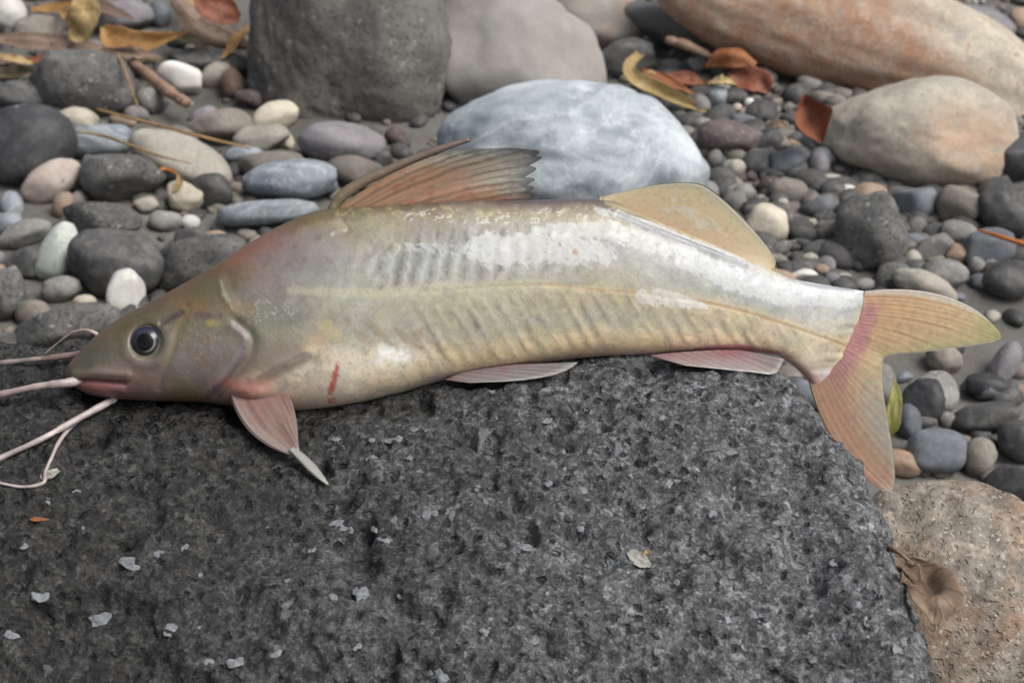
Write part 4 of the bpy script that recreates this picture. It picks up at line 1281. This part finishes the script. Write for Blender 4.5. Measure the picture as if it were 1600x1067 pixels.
ST = [
 # top left
 (8, 22, 70, 60, 0, 'white', 'o', 'pale grey white stone behind the tan upright leaf'),
 (55, 48, 80, 45, 10, 'taupe', 'f', 'dull green grey stone under the tan upright leaf'),
 (190, 28, 105, 62, -10, 'purple', 'r', 'lumpy blue grey stone between the orange curled leaf and tan leaf'),
 (250, 24, 34, 46, 10, 'slate', 'o', 'small upright slate blue pebble beside the grey brown leaf'),
 (125, 130, 180, 112, -12, 'dark', 'r', 'big dark grey angular stone below the long brown leaf'),
 (42, 150, 100, 50, 0, 'char', 'r', 'black rough stone wedged under the big angular stone'),
 (42, 230, 155, 130, 12, 'black', 'o', 'black rounded stone with white flecks'),
 (122, 188, 66, 42, -12, 'cream', 'o', 'cream oval pebble above the black flecked stone'),
 (157, 221, 102, 52, 4, 'bluegrey', 'b', 'blue grey blunt pebble next to the black flecked stone'),
 (192, 190, 44, 20, -10, 'tan', 'o', 'thin tan pebble between cream pebble and long brown stem'),
 (284, 250, 172, 78, -22, 'creamgrey', 'o', 'long freckled cream grey pebble crossed by a grass blade'),
 (282, 124, 74, 50, -18, 'white', 'a', 'bright white quartz stone beside the weathered stick'),
 (235, 157, 46, 42, 0, 'grey', 'o', 'pale grey round pebble under the weathered stick'),
 (214, 180, 40, 28, -15, 'grey', 'o', 'small pale pebble under the pale grey round pebble'),
 (338, 118, 54, 40, 32, 'creamgrey', 'o', 'pale freckled oval pebble leaning on the red brown stone'),
 (365, 132, 38, 54, 10, 'brown', 'a', 'upright red brown stone next to white quartz stone'),
 (398, 156, 64, 32, -8, 'maroon', 'r', 'dark maroon stone under the red brown stone'),
 (330, 96, 140, 40, -4, 'dark', 'r', 'flat dark grey stone under the grey brown leaf'),
 (190, 282, 135, 84, -10, 'dark', 'r', 'dark rough stone in front of the freckled cream pebble'),
 (345, 195, 115, 52, 4, 'taupe', 'r', 'taupe flat stone beside the yellowish cream pebble'),
 (420, 136, 66, 50, -20, 'dark', 'a', 'dark grey angular stone beneath the blue grey pebble at dark boulder'),
 (458, 120, 64, 44, -28, 'slate', 'o', 'slate blue egg shaped pebble at the foot of the tall dark boulder'),
 (468, 162, 34, 40, 15, 'char', 'o', 'small charcoal pebble below the egg shaped pebble'),
 (430, 183, 78, 50, 18, 'cream', 'o', 'yellowish cream rounded pebble'),
 (408, 218, 90, 50, 10, 'creamgrey', 'r', 'greyish cream stone under the yellowish cream pebble'),
 (533, 224, 140, 70, -6, 'purple', 'o', 'purple grey oval stone in front of the tall dark boulder'),
 (556, 272, 100, 56, -10, 'taupe', 'a', 'taupe angular stone with pale ridge behind the dorsal spine'),
 (428, 216, 20, 16, 0, 'white', 'o', 'tiny white pebble on the greyish cream stone'),
 (447, 222, 26, 30, 0, 'cream', 'a', 'tiny cream chip beside the tiny white pebble'),
 (382, 242, 62, 30, 0, 'bluegrey', 'o', 'small blue grey pebble at the end of the long stem'),
 (425, 258, 110, 44, 4, 'taupe', 'r', 'brownish flat stone behind the blue grey double lobed stone'),
 # middle left
 (80, 284, 104, 60, 30, 'pink', 'o', 'pinkish white long pebble with rusty lower edge'),
 (137, 256, 20, 30, -5, 'slate', 'o', 'tiny slate blue pebble at the tip of the pinkish pebble'),
 (100, 322, 36, 46, 0, 'tan', 'o', 'tan brown pebble under the pinkish white pebble'),
 (122, 313, 30, 28, 30, 'grey', 'o', 'small pale grey pebble beside the tan brown pebble'),
 (290, 309, 64, 50, -15, 'cream', 'f', 'cream heart shaped pebble with a dry leaf tip on it'),
 (228, 320, 42, 26, 5, 'creamgrey', 'a', 'small grey white angular pebble beside the heart shaped pebble'),
 (259, 346, 54, 34, 0, 'grey', 'f', 'grey wedge pebble below the heart shaped pebble'),
 (298, 347, 30, 24, 0, 'white', 'o', 'small white pebble below the heart shaped pebble'),
 (160, 346, 130, 62, -8, 'dark', 'r', 'dark rough oval stone above the dark smooth stone'),
 (18, 322, 38, 48, 0, 'bluegrey', 'o', 'blue grey pebble above the flat grey oval stone'),
 (12, 352, 50, 40, 20, 'bluegrey', 'o', 'blue grey pebble against the flat grey oval stone'),
 (38, 366, 92, 44, 16, 'grey', 'o', 'flat grey oval stone with a lighter streak'),
 (95, 398, 66, 104, -24, 'greenwhite', 'a', 'tall greenish white angular stone'),
 (182, 412, 158, 112, -10, 'char', 'f', 'large dark smooth stone behind the white pear shaped stone'),
 (300, 373, 54, 34, 0, 'char', 'a', 'dark charcoal pebble above the dark speckled rock'),
 (332, 369, 46, 18, 5, 'tan', 'o', 'thin tan pebble on the dark speckled rock'),
 (324, 380, 30, 14, 20, 'cream', 'o', 'thin cream chip on the dark speckled rock'),
 (312, 414, 160, 90, 10, 'dark', 'r', 'dark speckled rock behind the fish forehead'),
 (198, 457, 60, 76, -14, 'white', 'f', 'white pear shaped stone behind the fish head'),
 (95, 452, 62, 42, 10, 'grey', 'r', 'grey pebble with pale end below the greenish white stone'),
 (133, 472, 36, 24, 0, 'cream', 'o', 'tiny cream pebble between grey pebble and white pear shaped stone'),
 (12, 462, 56, 96, 0, 'dark', 'r', 'dark speckled upright rock behind the lava boulder'),
 (52, 490, 56, 44, 0, 'taupe', 'f', 'taupe stone beside the dark upright rock'),
 (105, 514, 180, 76, 6, 'dark', 'r', 'broad dark grey rock behind the fish snout'),
 (35, 412, 80, 54, 10, 'char', 'r', 'charcoal rock under the flat grey oval stone'),
 (452, 281, 154, 64, 3, 'bluegrey', 'f', 'blue grey double lobed stone behind the fish nape'),
 (418, 333, 162, 40, 4, 'bluegrey', 'b', 'long light blue grey stone behind the fish nape'),
 (330, 300, 70, 60, 0, 'char', 'f', 'dull dark stone between heart shaped pebble and blue grey stone'),
 # top middle
 (938, 30, 150, 100, -14, 'tangrey', 'o', 'grey rounded stone with tan streak behind the pale boulder'),
 (1055, 46, 190, 56, -22, 'grey', 'o', 'long grey stone sloping beside the tan streaked stone'),
 (975, 92, 100, 64, 0, 'char', 'r', 'charcoal stone below the tan streaked stone'),
 (830, 18, 80, 40, -10, 'bluegrey', 'o', 'blue grey stone peeping over the pale grey boulder'),
 (892, 70, 50, 30, -20, 'white', 'o', 'white pebble wedged behind the pale grey boulder'),
 (1006, 97, 32, 38, 10, 'white', 'o', 'small white pebble at the end of the yellow curled leaf'),
 (1050, 107, 44, 30, -10, 'grey', 'o', 'grey pebble behind the yellow curled leaf'),
 (1088, 103, 36, 26, 0, 'grey', 'o', 'grey pebble beside the rust orange leaf'),
 (1122, 151, 36, 34, 0, 'bluegrey', 'o', 'round blue grey pebble below the rust orange leaf'),
 (1095, 166, 30, 40, 20, 'grey', 'o', 'grey upright pebble left of the round blue grey pebble'.replace('left of', 'next to')),
 (1172, 162, 19, 18, 0, 'white', 'o', 'tiny white round pebble in the dark gravel below rust leaf'),
 (1152, 169, 16, 15, 0, 'pink', 'o', 'tiny pinkish round pebble in the dark gravel below rust leaf'),
 (1142, 216, 110, 56, -6, 'maroon', 'r', 'dark maroon lumpy stone beside the marbled boulder'),
 (1232, 254, 60, 42, 10, 'slate', 'a', 'shiny slate blue faceted pebble below the folded brown leaf'),
 (1266, 134, 48, 28, -20, 'grey', 'o', 'pale grey pebble at the top of the folded brown leaf'),
 (1317, 132, 44, 24, 0, 'grey', 'o', 'grey pebble against the rounded tan boulder'),
 (1162, 190, 44, 22, -10, 'slate', 'b', 'slate blue flat chip above the maroon stone'),
 (1118, 248, 24, 30, 0, 'grey', 'o', 'small grey upright pebble under the maroon stone'),
 (1152, 262, 28, 26, -30, 'creamgrey', 'o', 'small cream grey pebble under the maroon stone'),
 (1176, 250, 42, 18, 0, 'taupe', 'o', 'small taupe pebble under the maroon stone'),
 (1215, 228, 40, 30, 10, 'taupe', 'a', 'taupe chip behind the shiny slate blue pebble'),
 (1280, 256, 34, 44, 0, 'purple', 'o', 'purple grey pebble under the rounded tan boulder'),
 # right
 (1510, 44, 150, 74, -4, 'purple', 'o', 'large purple grey stone behind the rust stained boulder'),
 (1594, 32, 40, 40, 0, 'tan', 'f', 'peach tan stone next to the large purple grey stone'),
 (1586, 102, 32, 62, 24, 'white', 'o', 'white elongated pebble leaning on the rust stained boulder'),
 (1535, 86, 70, 32, -8, 'grey', 'r', 'grey stone under the large purple grey stone'),
 (1445, 6, 60, 24, 0, 'creamgrey', 'o', 'pale flat pebble at the far end of the rust stained boulder'),
 (1555, 112, 40, 30, 0, 'char', 'o', 'charcoal pebble beside the white elongated pebble'),
 (1572, 247, 104, 88, 4, 'black', 'o', 'smooth black round stone against the rounded tan boulder'),
 (1510, 260, 90, 70, 30, 'taupe', 'o', 'taupe stone tucked between black stone and rounded tan boulder'),
 (1570, 325, 90, 100, 0, 'char', 'r', 'dark rough block below the smooth black round stone'),
 (1200, 350, 68, 62, -20, 'cream', 'f', 'pale cream lumpy stone behind the adipose fin'),
 (1252, 431, 54, 22, 4, 'white', 'a', 'white flat stone peeping over the fish tail stalk'),
 (1432, 317, 68, 58, -12, 'slate', 'a', 'slate blue angular stone below the rounded tan boulder'),
 (1500, 318, 76, 64, 14, 'taupe', 'a', 'taupe blocky stone beside the slate blue angular stone'),
 (1360, 366, 108, 122, 20, 'dark', 'f', 'dark speckled round stone standing in the gravel'),
 (1340, 330, 84, 50, 20, 'char', 'o', 'dark stone behind the dark speckled round stone'),
 (1500, 366, 66, 42, -14, 'grey', 'o', 'grey oval pebble beside the orange stem'),
 (1460, 390, 74, 44, 20, 'grey', 'f', 'grey pebble leaning on the grey oval pebble'),
 (1426, 409, 28, 38, 10, 'creamgrey', 'o', 'small pale pebble touching the dark speckled round stone'),
 (1496, 398, 40, 38, 0, 'tan', 'a', 'tan wedge pebble under the grey oval pebble'),
 (1542, 388, 88, 64, 10, 'slate', 'a', 'dark slate slab under the orange stem'),
 (1578, 437, 90, 62, 0, 'char', 'o', 'dark green grey rounded stone below the slate slab'),
 (1478, 428, 72, 48, -10, 'grey', 'o', 'grey rounded stone half sunk in the sand'),
 (1445, 447, 110, 46, -22, 'creamgrey', 'o', 'long light grey stone above the fish tail'),
 (1396, 434, 56, 50, 0, 'dark', 'f', 'dark grey stone at the end of the long light grey stone'),
 (1526, 416, 28, 30, 0, 'grey', 'o', 'small grey pebble beside the tan wedge pebble'),
 (1548, 416, 30, 26, 0, 'purple', 'o', 'small purple grey pebble under the slate slab'),
 (1535, 440, 40, 26, -10, 'slate', 'o', 'small slate pebble in front of the dark green grey stone'),
 (1326, 299, 24, 22, 0, 'white', 'o', 'small white round pebble below the rounded tan boulder'),
 (1301, 281, 34, 18, -8, 'creamgrey', 'b', 'small pale flat chip below the rounded tan boulder'),
 (1300, 298, 44, 34, 0, 'char', 'o', 'charcoal pebble below the small pale flat chip'),
 (1232, 296, 60, 36, -10, 'taupe', 'o', 'taupe pebble in front of the shiny slate blue pebble'),
 (1205, 290, 40, 30, 0, 'maroon', 'o', 'maroon pebble next to the taupe pebble'),
 (1266, 325, 34, 26, 10, 'char', 'o', 'dark pebble in front of taupe pebble and charcoal pebble'),
 # under the tail
 (1466, 612, 64, 68, 10, 'grey', 'f', 'grey round stone with a bright top below the tail fork'),
 (1440, 625, 70, 70, 0, 'black', 'r', 'black stone beside the grey round stone below the tail'),
 (1538, 652, 110, 48, 10, 'char', 'o', 'dark flat stone with a pale end below the upper tail lobe'),
 (1545, 604, 80, 44, -10, 'black', 'o', 'black flat stone behind the dark flat stone'),
 (1462, 704, 90, 70, -3, 'slate', 'b', 'slate blue squared stone above the tan granite boulder'),
 (1530, 716, 54, 68, -12, 'taupe', 'o', 'taupe egg shaped pebble beside the squared slate stone'),
 (1408, 724, 72, 44, -12, 'tan', 'o', 'tan pebble behind the lower tail lobe'),
 (1378, 600, 44, 66, 0, 'grey', 'o', 'grey pebble right behind the tail fork'.replace('right behind', 'just behind')),
 (1480, 656, 30, 28, 0, 'grey', 'o', 'small grey pebble between grey round stone and dark flat stone'),
 (1420, 660, 40, 60, 10, 'slate', 'o', 'slate pebble behind the yellow green leaf'),
 (1445, 660, 40, 26, 0, 'char', 'o', 'small charcoal pebble above the squared slate stone'),
 (1580, 765, 90, 80, 0, 'black', 'r', 'black rough stone behind the tan granite boulder'),
 (1600, 690, 80, 70, 0, 'char', 'r', 'charcoal stone between egg shaped pebble and dark flat stone'),
 (1475, 560, 60, 50, -40, 'taupe', 'o', 'taupe long pebble rising from the sand below the upper tail lobe'),
 (1570, 570, 40, 80, -30, 'purple', 'o', 'purple grey leaning pebble in the sand beyond the tail tip'),
]
for s_ in ST:
    px, py, w_, h_, rot, mat, kd, lab = s_
    small = max(w_, h_) < 60
    stone(px, py, w_, h_, rot, mat, kd, lab, name='pebble' if small else 'stone', cat='pebble' if small else 'stone', level=3 if small else 4,
          sink=.18)

# small pebbles filling the bed
LM = [((520, 240), 'tall dark boulder', ), ((900, 200), 'marbled boulder'), ((1430, 290), 'rounded tan boulder'), ((1300, 60), 'rust stained boulder'),
      ((42, 230), 'black flecked stone'), ((1360, 366), 'dark speckled round stone'), ((182, 412), 'large dark smooth stone'), ((1460, 620), 'fish tail'),
      ((1150, 160), 'rust orange leaf'), ((290, 309), 'heart shaped pebble'), ((180, 60), 'curled leaves'), ((1540, 420), 'slate slab'), ((940, 40), 'tan streaked stone')]
kinds = [('char', 'dark charcoal'), ('dark', 'dark rough'), ('grey', 'mid grey'), ('taupe', 'taupe'), ('purple', 'purple grey'), ('slate', 'slate blue'),
         ('creamgrey', 'pale cream grey'), ('maroon', 'maroon'), ('char', 'dark charcoal'), ('grey', 'mid grey'), ('dark', 'dark rough'), ('tan', 'tan brown')]
def project(P):
    d = P - CAM
    dep = d @ FWD
    return 800 + FPX * (d @ RIGHT) / dep, 533.5 - FPX * (d @ UP) / dep, dep
cnt = 0
tries = 0
rs = random.Random(5)
fills = []
while cnt < 298 and tries < 9000:
    tries += 1
    if rs.random() < .62:
        px, py = (rs.uniform(1090, 1420), rs.uniform(115, 440)) if rs.random() < .7 else (rs.uniform(1200, 1600), rs.uniform(240, 640))
    else:
        px, py = rs.uniform(-60, 1660), rs.uniform(-20, 560)
    R = ray(px, py)
    d = 1.0
    for it in range(5):
        P = CAM + R * d
        d = (float(gz(P[0], P[1])) - CAM[2]) / R[2]
    P = CAM + R * d
    if P[1] < .16 and P[0] < .22: continue
    rad = rs.choice([.004, .005, .006, .007, .008, .010, .012])
    if 1380 < px < 1600 and 470 < py < 590: continue
    bad = False
    for (c_, r_, e_) in placed:
        if abs(c_[0] - P[0]) < r_ * .92 + rad * .5 and abs(c_[1] - P[1]) < r_ * .8 + rad * .5:
            bad = True; break
    if bad: continue
    for (c_, r_) in fills:
        if np.hypot(c_[0] - P[0], c_[1] - P[1]) < .8 * (r_ + rad):
            bad = True; break
    if bad: continue
    fills.append((P, rad))
    k = rs.randrange(len(kinds))
    pxw = 2 * rad * FPX / d
    lm = min(LM, key=lambda L_: (L_[0][0] - px) ** 2 + (L_[0][1] - py) ** 2)[1]
    kd = rs.choice('ooofa')
    adj = ('tiny ' if rad < .0065 else 'small ') + {'o': 'rounded ', 'f': 'lumpy ', 'a': 'angular '}[kd]
    stone(px, py, pxw * rs.uniform(.9, 1.4), pxw * rs.uniform(.65, 1.0), rs.uniform(-40, 40), kinds[k][0], kd,
          adj + '%s pebble in the gravel around the %s' % (kinds[k][1], lm), name='gravel_pebble', cat='pebble', level=3, sink=.3,
          group=adj + '%s pebbles around the %s' % (kinds[k][1], lm), seed=cnt + 1000)
    placed.pop()
    cnt += 1

# uncountable fine gravel
def gravel(name, n, mat, sd, rlo, rhi, label):
    r = np.random.default_rng(sd)
    D, F = ico(2)
    vsum = []
    var = [D * (1 + .22 * vnoise(D * 1.3 + r.uniform(-99, 99, 3), 3))[:, None] for _ in range(24)]
    k = 0
    while k < n:
        x, y = (r.uniform(-.75, .75), r.uniform(-.02, 1.25)) if r.random() < .35 else (r.uniform(-.42, .42), r.uniform(.08, .85))
        clump = vnoise(np.array([[x * 7, y * 7, sd]]), 90)[0]
        if r.random() > .55 + .6 * clump + .5 * (.08 < x < .30 and .22 < y < .62): continue
        if y < .1 and x < .17: continue
        if .18 < x < .34 and .20 < y < .34 and r.random() < .85: continue
        rad = r.uniform(rlo, rhi) * r.uniform(.6, 1)
        S = var[k % 24]
        a = r.uniform(0, 6.28)
        S = S * np.array([1.2, .9, .7]) * rad
        S = S @ np.array([[math.cos(a), -math.sin(a), 0], [math.sin(a), math.cos(a), 0], [0, 0, 1]])
        if .08 < x < .30 and .22 < y < .62: S = S * 1.45
        vsum.append(S + np.array([x, y, 0 * rad]))
        k += 1
    Vg = np.concatenate(vsum)
    cx = Vg.reshape(n, -1, 3).mean(1)
    Vg = Vg.reshape(n, -1, 3)
    Vg[:, :, 2] += (gz(cx[:, 0], cx[:, 1]) + .15 * np.ptp(Vg[:, :, 2], axis=1))[:, None]
    nv = len(D)
    Fg = (F[None] + (np.arange(n) * nv)[:, None, None]).reshape(-1, 3)
    tag(mk(name, Vg.reshape(-1, 3), Fg, M[mat]), label, 'gravel', kind='stuff')
gravel('gravel', 3300, 'char', 1, .003, .009, 'fine dark gravel scattered over the sand between the stones')
gravel('gravel', 1500, 'taupe', 2, .0025, .007, 'fine taupe gravel scattered over the sand between the stones')
gravel('gravel', 350, 'creamgrey', 3, .002, .0045, 'fine pale gravel scattered over the sand between the stones')

# ------------------------------------------------------------------ leaves, stems, stick
def gpt(px, py, lift):
    R = ray(px, py)
    d = 1.0
    for it in range(6):
        P = CAM + R * d
        d = (float(gz(P[0], P[1])) + lift - CAM[2]) / R[2]
    return CAM + R * d

def leaf(pts, lifts, widths, mat, label, face=.55, curl=.35, name='dry_leaf', cat='leaf', notch=0.0, wave=.06, seed=0, on=None, ply=.0004):
    """pts: pixel centreline; lifts: height above the ground; widths: full width in pixels"""
    if on is not None:
        C0 = np.array([on(*p, l) for p, l in zip(pts, lifts)])
    else:
        C0 = np.array([gpt(p[0], p[1], l) for p, l in zip(pts, lifts)])
    n, k = 46, 19
    C = catmull(C0, n)
    dep = ((C - CAM) @ FWD).mean()
    t = np.linspace(0, 1, n)
    W_ = np.maximum(pchip(np.linspace(0, 1, len(widths)), widths, t), .6) * dep / FPX / 2
    T_ = nrm(np.gradient(C, axis=0))
    up = nrm(face * -FWD + (1 - face) * np.array([0, 0, 1.0]))
    Sd = nrm(np.cross(T_, up))
    Nn = np.cross(Sd, T_)
    s = np.linspace(-1, 1, k)
    SS, TT = np.meshgrid(s, t)
    nz_ = vnoise(np.stack([SS.ravel() * 1.5, TT.ravel() * 4, np.full(SS.size, seed * 3.1)], 1), 8).reshape(SS.shape)
    edge = 1 + notch * vnoise(np.stack([np.sign(SS).ravel() * 3, TT.ravel() * 16, np.full(SS.size, seed)], 1), 9).reshape(SS.shape)
    X = C[:, None] + (SS * edge * W_[:, None])[..., None] * Sd[:, None] + ((curl * SS ** 2 + wave * 4 * nz_) * W_[:, None])[..., None] * Nn[:, None]
    V1 = X.reshape(-1, 3)
    Nf = np.repeat(Nn, k, axis=0)
    V2 = V1 - Nf * ply
    F1 = gridfaces(n, k)
    n0 = len(V1)
    idx = np.arange(n0).reshape(n, k)
    ring = np.concatenate([idx[0, :], idx[1:, -1], idx[-1, -2::-1], idx[-2:0:-1, 0]])
    r2 = np.roll(ring, -1)
    vm = np.maximum(np.exp(-(SS / .07) ** 2), .7 * (np.abs(((TT * 7 - np.abs(SS) * 1.3) % 1) - .5) < .07)).ravel()
    o = mk(name, np.vstack([V1, V2]), np.vstack([F1[:, ::-1], F1 + n0, np.stack([ring, r2, r2 + n0, ring + n0], 1)]), L[mat],
           attrs={'veinmask': np.concatenate([vm, vm])}, origin=C0[0])
    return tag(o, label, cat)

leaf([(140, -6), (134, 22), (122, 50), (108, 60)], [.06, .05, .035, .03], [26, 50, 42, 6], 'tan', 'tan upright leaf leaning over the brown leaf', face=.9, notch=.08, seed=1)
leaf([(160, 42), (182, 62), (215, 70), (255, 62), (296, 49)], [.022, .018, .018, .025, .032], [8, 42, 40, 20, 2], 'orange', 'orange curled leaf with a pointed tip', face=.75, curl=.5, seed=2)
leaf([(-6, 62), (50, 66), (105, 72), (160, 78)], [.02, .022, .022, .018], [14, 32, 34, 10], 'brown', 'long flat brown leaf on the big angular stone', face=.6, seed=3)
leaf([(-8, 118), (25, 114), (60, 106)], [.01, .012, .014], [14, 22, 6], 'olive', 'dark olive leaf tucked under the long brown leaf', face=.6, seed=4)
leaf([(48, 16), (80, 13), (130, 2)], [.045, .045, .05], [8, 16, 4], 'orange', 'narrow orange leaf behind the tan upright leaf', face=.6, seed=5)
leaf([(272, -2), (300, 28), (340, 50), (388, 70)], [.045, .035, .025, .015], [16, 42, 46, 18], 'brown', 'grey brown folded leaf beside the tall dark boulder', face=.7, curl=-.4, notch=.08, seed=6)
leaf([(312, -8), (330, 10), (352, 20), (374, 30)], [.06, .055, .05, .045], [26, 46, 44, 14], 'rustred', 'red brown leaf on the grey brown folded leaf', face=.8, seed=7)
leaf([(1000, 86), (983, 104), (990, 122), (1020, 138), (1062, 158), (1120, 180)], [.025, .024, .02, .016, .012, .004], [14, 18, 24, 26, 20, 3], 'yellow', 'yellow curled strip leaf beside the marbled boulder', face=.7, curl=.6, seed=8)
leaf([(1000, 108), (1040, 126), (1085, 148)], [.02, .016, .01], [4, 18, 3], 'rustorange', 'narrow rusty leaf strip along the yellow curled leaf', face=.6, seed=9)
leaf([(1102, 104), (1125, 88), (1150, 86), (1182, 100)], [.02, .028, .028, .02], [6, 34, 36, 10], 'rustorange', 'rust orange arched leaf against the rust stained boulder', face=.6, curl=-.5, seed=10)
leaf([(1140, 112), (1165, 122), (1190, 132), (1200, 146)], [.016, .012, .01, .006], [14, 42, 40, 6], 'rustred', 'dark rusty leaf hanging under the rust orange leaf', face=.85, seed=11)
leaf([(1040, 118), (1075, 124), (1100, 130)], [.012, .01, .008], [6, 24, 8], 'rustred', 'small dark brown leaf behind the yellow curled leaf', face=.6, seed=12)
leaf([(1256, 148), (1262, 178), (1284, 224)], [.055, .042, .022], [8, 62, 4], 'rustred', 'folded brown leaf standing against the rounded tan boulder', face=.85, curl=.9, wave=.03, seed=13)
leaf([(1399, 594), (1398, 625), (1394, 660), (1388, 684)], [.034, .024, .012, .003], [2, 22, 24, 4], 'yellowgreen', 'yellow green leaf behind the lower tail lobe', face=.8, curl=.3, seed=14)
leaf([(1332, 705), (1348, 718), (1362, 735)], [.010, .008, .005], [20, 46, 34], 'yellow', 'pale yellow leaf between lava boulder and lower tail lobe', face=.8, curl=.2, seed=15)
leaf([(240, 268), (262, 264), (280, 274)], [.018, .018, .018], [3, 6, 2], 'stemorange', 'thin curved tan leaf tip above the heart shaped pebble', face=.5, seed=16)
leaf([(278, 272), (280, 288), (270, 300)], [.024, .02, .016], [2, 12, 2], 'yellow', 'small pale leaf tip on the heart shaped pebble', face=.6, seed=17)

def stem(pts, lifts, radii, mat, label, name='stem', cat='stem'):
    P = [gpt(p[0], p[1], l) for p, l in zip(pts, lifts)]
    Vs, Fs = tube(P, radii, 40, 8, wob=.15)
    o = mk(name, Vs, Fs, L[mat], origin=P[0], attrs={'veinmask': np.zeros(len(Vs))})
    tag(o, label, cat)
stem([(152, 171), (200, 184), (270, 202), (340, 220), (392, 232)], [.020, .022, .026, .026, .018], [.0009, .0011, .0011, .001, .0008], 'stem', 'long straight brown stem lying across the pebbles')
stem([(118, 206), (160, 212), (200, 226), (250, 244), (300, 256)], [.022, .022, .026, .032, .034], [.0006, .001, .001, .0008, .0004], 'stem', 'thin yellowish grass blade across the freckled cream pebble', 'grass_blade', 'grass blade')
stem([(184, 84), (196, 112), (205, 138), (216, 168)], [.035, .035, .03, .02], [.0008, .0009, .0008, .0006], 'stem', 'short thin stem leaning on the big angular stone')
stem([(1528, 359), (1560, 369), (1610, 384), (1660, 396)], [.028, .032, .036, .036], [.0007, .0013, .0018, .0018], 'stemorange', 'bright orange stem above the slate slab')
stem([(206, 98), (230, 116), (262, 142), (292, 162)], [.016, .017, .018, .016], [.0034, .0040, .0042, .0044], 'stick', 'weathered pinkish stick beside the white quartz stone', 'stick', 'stick')
stem([(1040, 62), (1070, 70), (1100, 84), (1118, 92)], [.03, .026, .02, .018], [.003, .0036, .003, .002], 'stick', 'red brown twig between the long grey stone and rust orange leaf', 'twig', 'twig')

# leaf and litter at the crack between lava boulder and granite
def onrock(px, py, lift):
    p, n = rock_hit(px, py)
    return p - ray(px, py) * lift
gap_depth = None
def crack(px, py, lift):
    # along the boulder's right flank: same distance as the rim beside it
    p, n = rock_hit(1425, min(py, 1000))
    dep = (p - CAM) @ FWD
    return CAM + ray(px, py) * (dep - lift)
leaf([(1420, 872), (1440, 905), (1462, 935), (1460, 976)], [.004, .002, .002, .004], [10, 74, 84, 8], 'paper', 'pale brown torn dry leaf caught between lava boulder and tan boulder', face=.85, curl=.35, notch=.10, seed=21, on=crack)
leaf([(1412, 880), (1420, 895), (1432, 912)], [.008, .008, .006], [12, 34, 10], 'paper', 'small curled leaf lobe against the lava boulder rim', face=.8, curl=.6, notch=.1, seed=22, on=crack)
tp = [crack(1362, 846, .004), crack(1385, 853, .005), crack(1405, 864, .004), crack(1420, 876, .004)]
Vs, Fs = tube(tp, [.0005, .0009, .0008, .0005], 30, 8, wob=.4)
tag(mk('twig', Vs, Fs, L['brown'], origin=tp[0], attrs={'veinmask': np.zeros(len(Vs))}), 'thin brown twig in the crack above the torn dry leaf', 'twig')
leaf([(985, 858), (1000, 872), (1014, 880)], [.001, .0012, .001], [10, 24, 8], 'flake', 'pale grey flake stuck in a pit of the lava boulder', face=.5, curl=.2, notch=.25, seed=23, on=onrock, name='flake', cat='flake')
leaf([(1007, 864), (1012, 858), (1017, 855)], [.002, .003, .004], [2, 6, 1], 'yellow', 'tiny yellow leaf bit beside the pale grey flake', face=.5, seed=24, on=onrock, name='leaf_bit')
leaf([(48, 808), (60, 811), (76, 808)], [.001, .001, .001], [2, 7, 2], 'rustorange', 'tiny orange brown leaf bit on the lava boulder', face=.5, seed=25, on=onrock, name='leaf_bit')
leaf([(68, 746), (78, 744), (90, 738)], [.0005, .0005, .0005], [8, 18, 8], 'flake', 'pale flake under the bend of the thin barbel', face=.5, seed=26, on=onrock, name='flake', cat='flake')

# dry leaf bits caught between the stones
BITS = [((20, 96), 'brown', 'small torn brown leaf bit beside the dark olive leaf', 26), ((232, 92), 'olive', 'small olive leaf bit under the orange curled leaf', 28),
        ((318, 84), 'brown', 'small brown leaf bit on the flat dark stone', 24), ((1018, 122), 'tan', 'small tan leaf scrap touching the yellow curled leaf', 24),
        ((1215, 196), 'brown', 'small brown leaf scrap in the gravel before the folded leaf', 20), ((1128, 128), 'tan', 'small tan leaf scrap under the rust orange leaf', 22)]
for i_, (p_, m_, lab_, wd_) in enumerate(BITS):
    leaf([(p_[0] - wd_, p_[1] + 3), (p_[0], p_[1] - 2), (p_[0] + wd_, p_[1] + 4)], [.014, .017, .014], [3, wd_ * .7, 2], m_, lab_, face=.6, curl=.4, notch=.3, seed=40 + i_, name='leaf_bit')

# denser leaf litter beside the tall dark boulder
LIT = [((150, 8), (60, 22), 'brown', 'dull brown leaf lying across the lumpy blue grey stone', 24), ((296, 62), (30, 10), 'olive', 'olive leaf sliver below the grey brown folded leaf', 20),
       ((205, 84), (48, 6), 'brown', 'dark brown leaf behind the orange curled leaf base', 20), ((368, 66), (20, -26), 'orange', 'small orange leaf propped on the grey brown folded leaf', 18),
       ((80, 92), (50, -4), 'rustred', 'rusty leaf under the long flat brown leaf', 16), ((20, 92), (36, 8), 'tan', 'pale tan leaf end poking from under the long brown leaf', 14),
       ((300, 8), (26, 30), 'tan', 'tan leaf half hidden by the grey brown folded leaf', 26), ((110, 30), (24, 24), 'orange', 'orange leaf tip under the tan upright leaf', 18)]
for i_, (p_, d_, m_, lab_, wd_) in enumerate(LIT):
    leaf([(p_[0] - d_[0], p_[1] - d_[1]), (p_[0], p_[1]), (p_[0] + d_[0], p_[1] + d_[1])], [.020, .024, .020], [4, wd_, 3], m_, lab_, face=.65, curl=.35, notch=.2, seed=60 + i_)
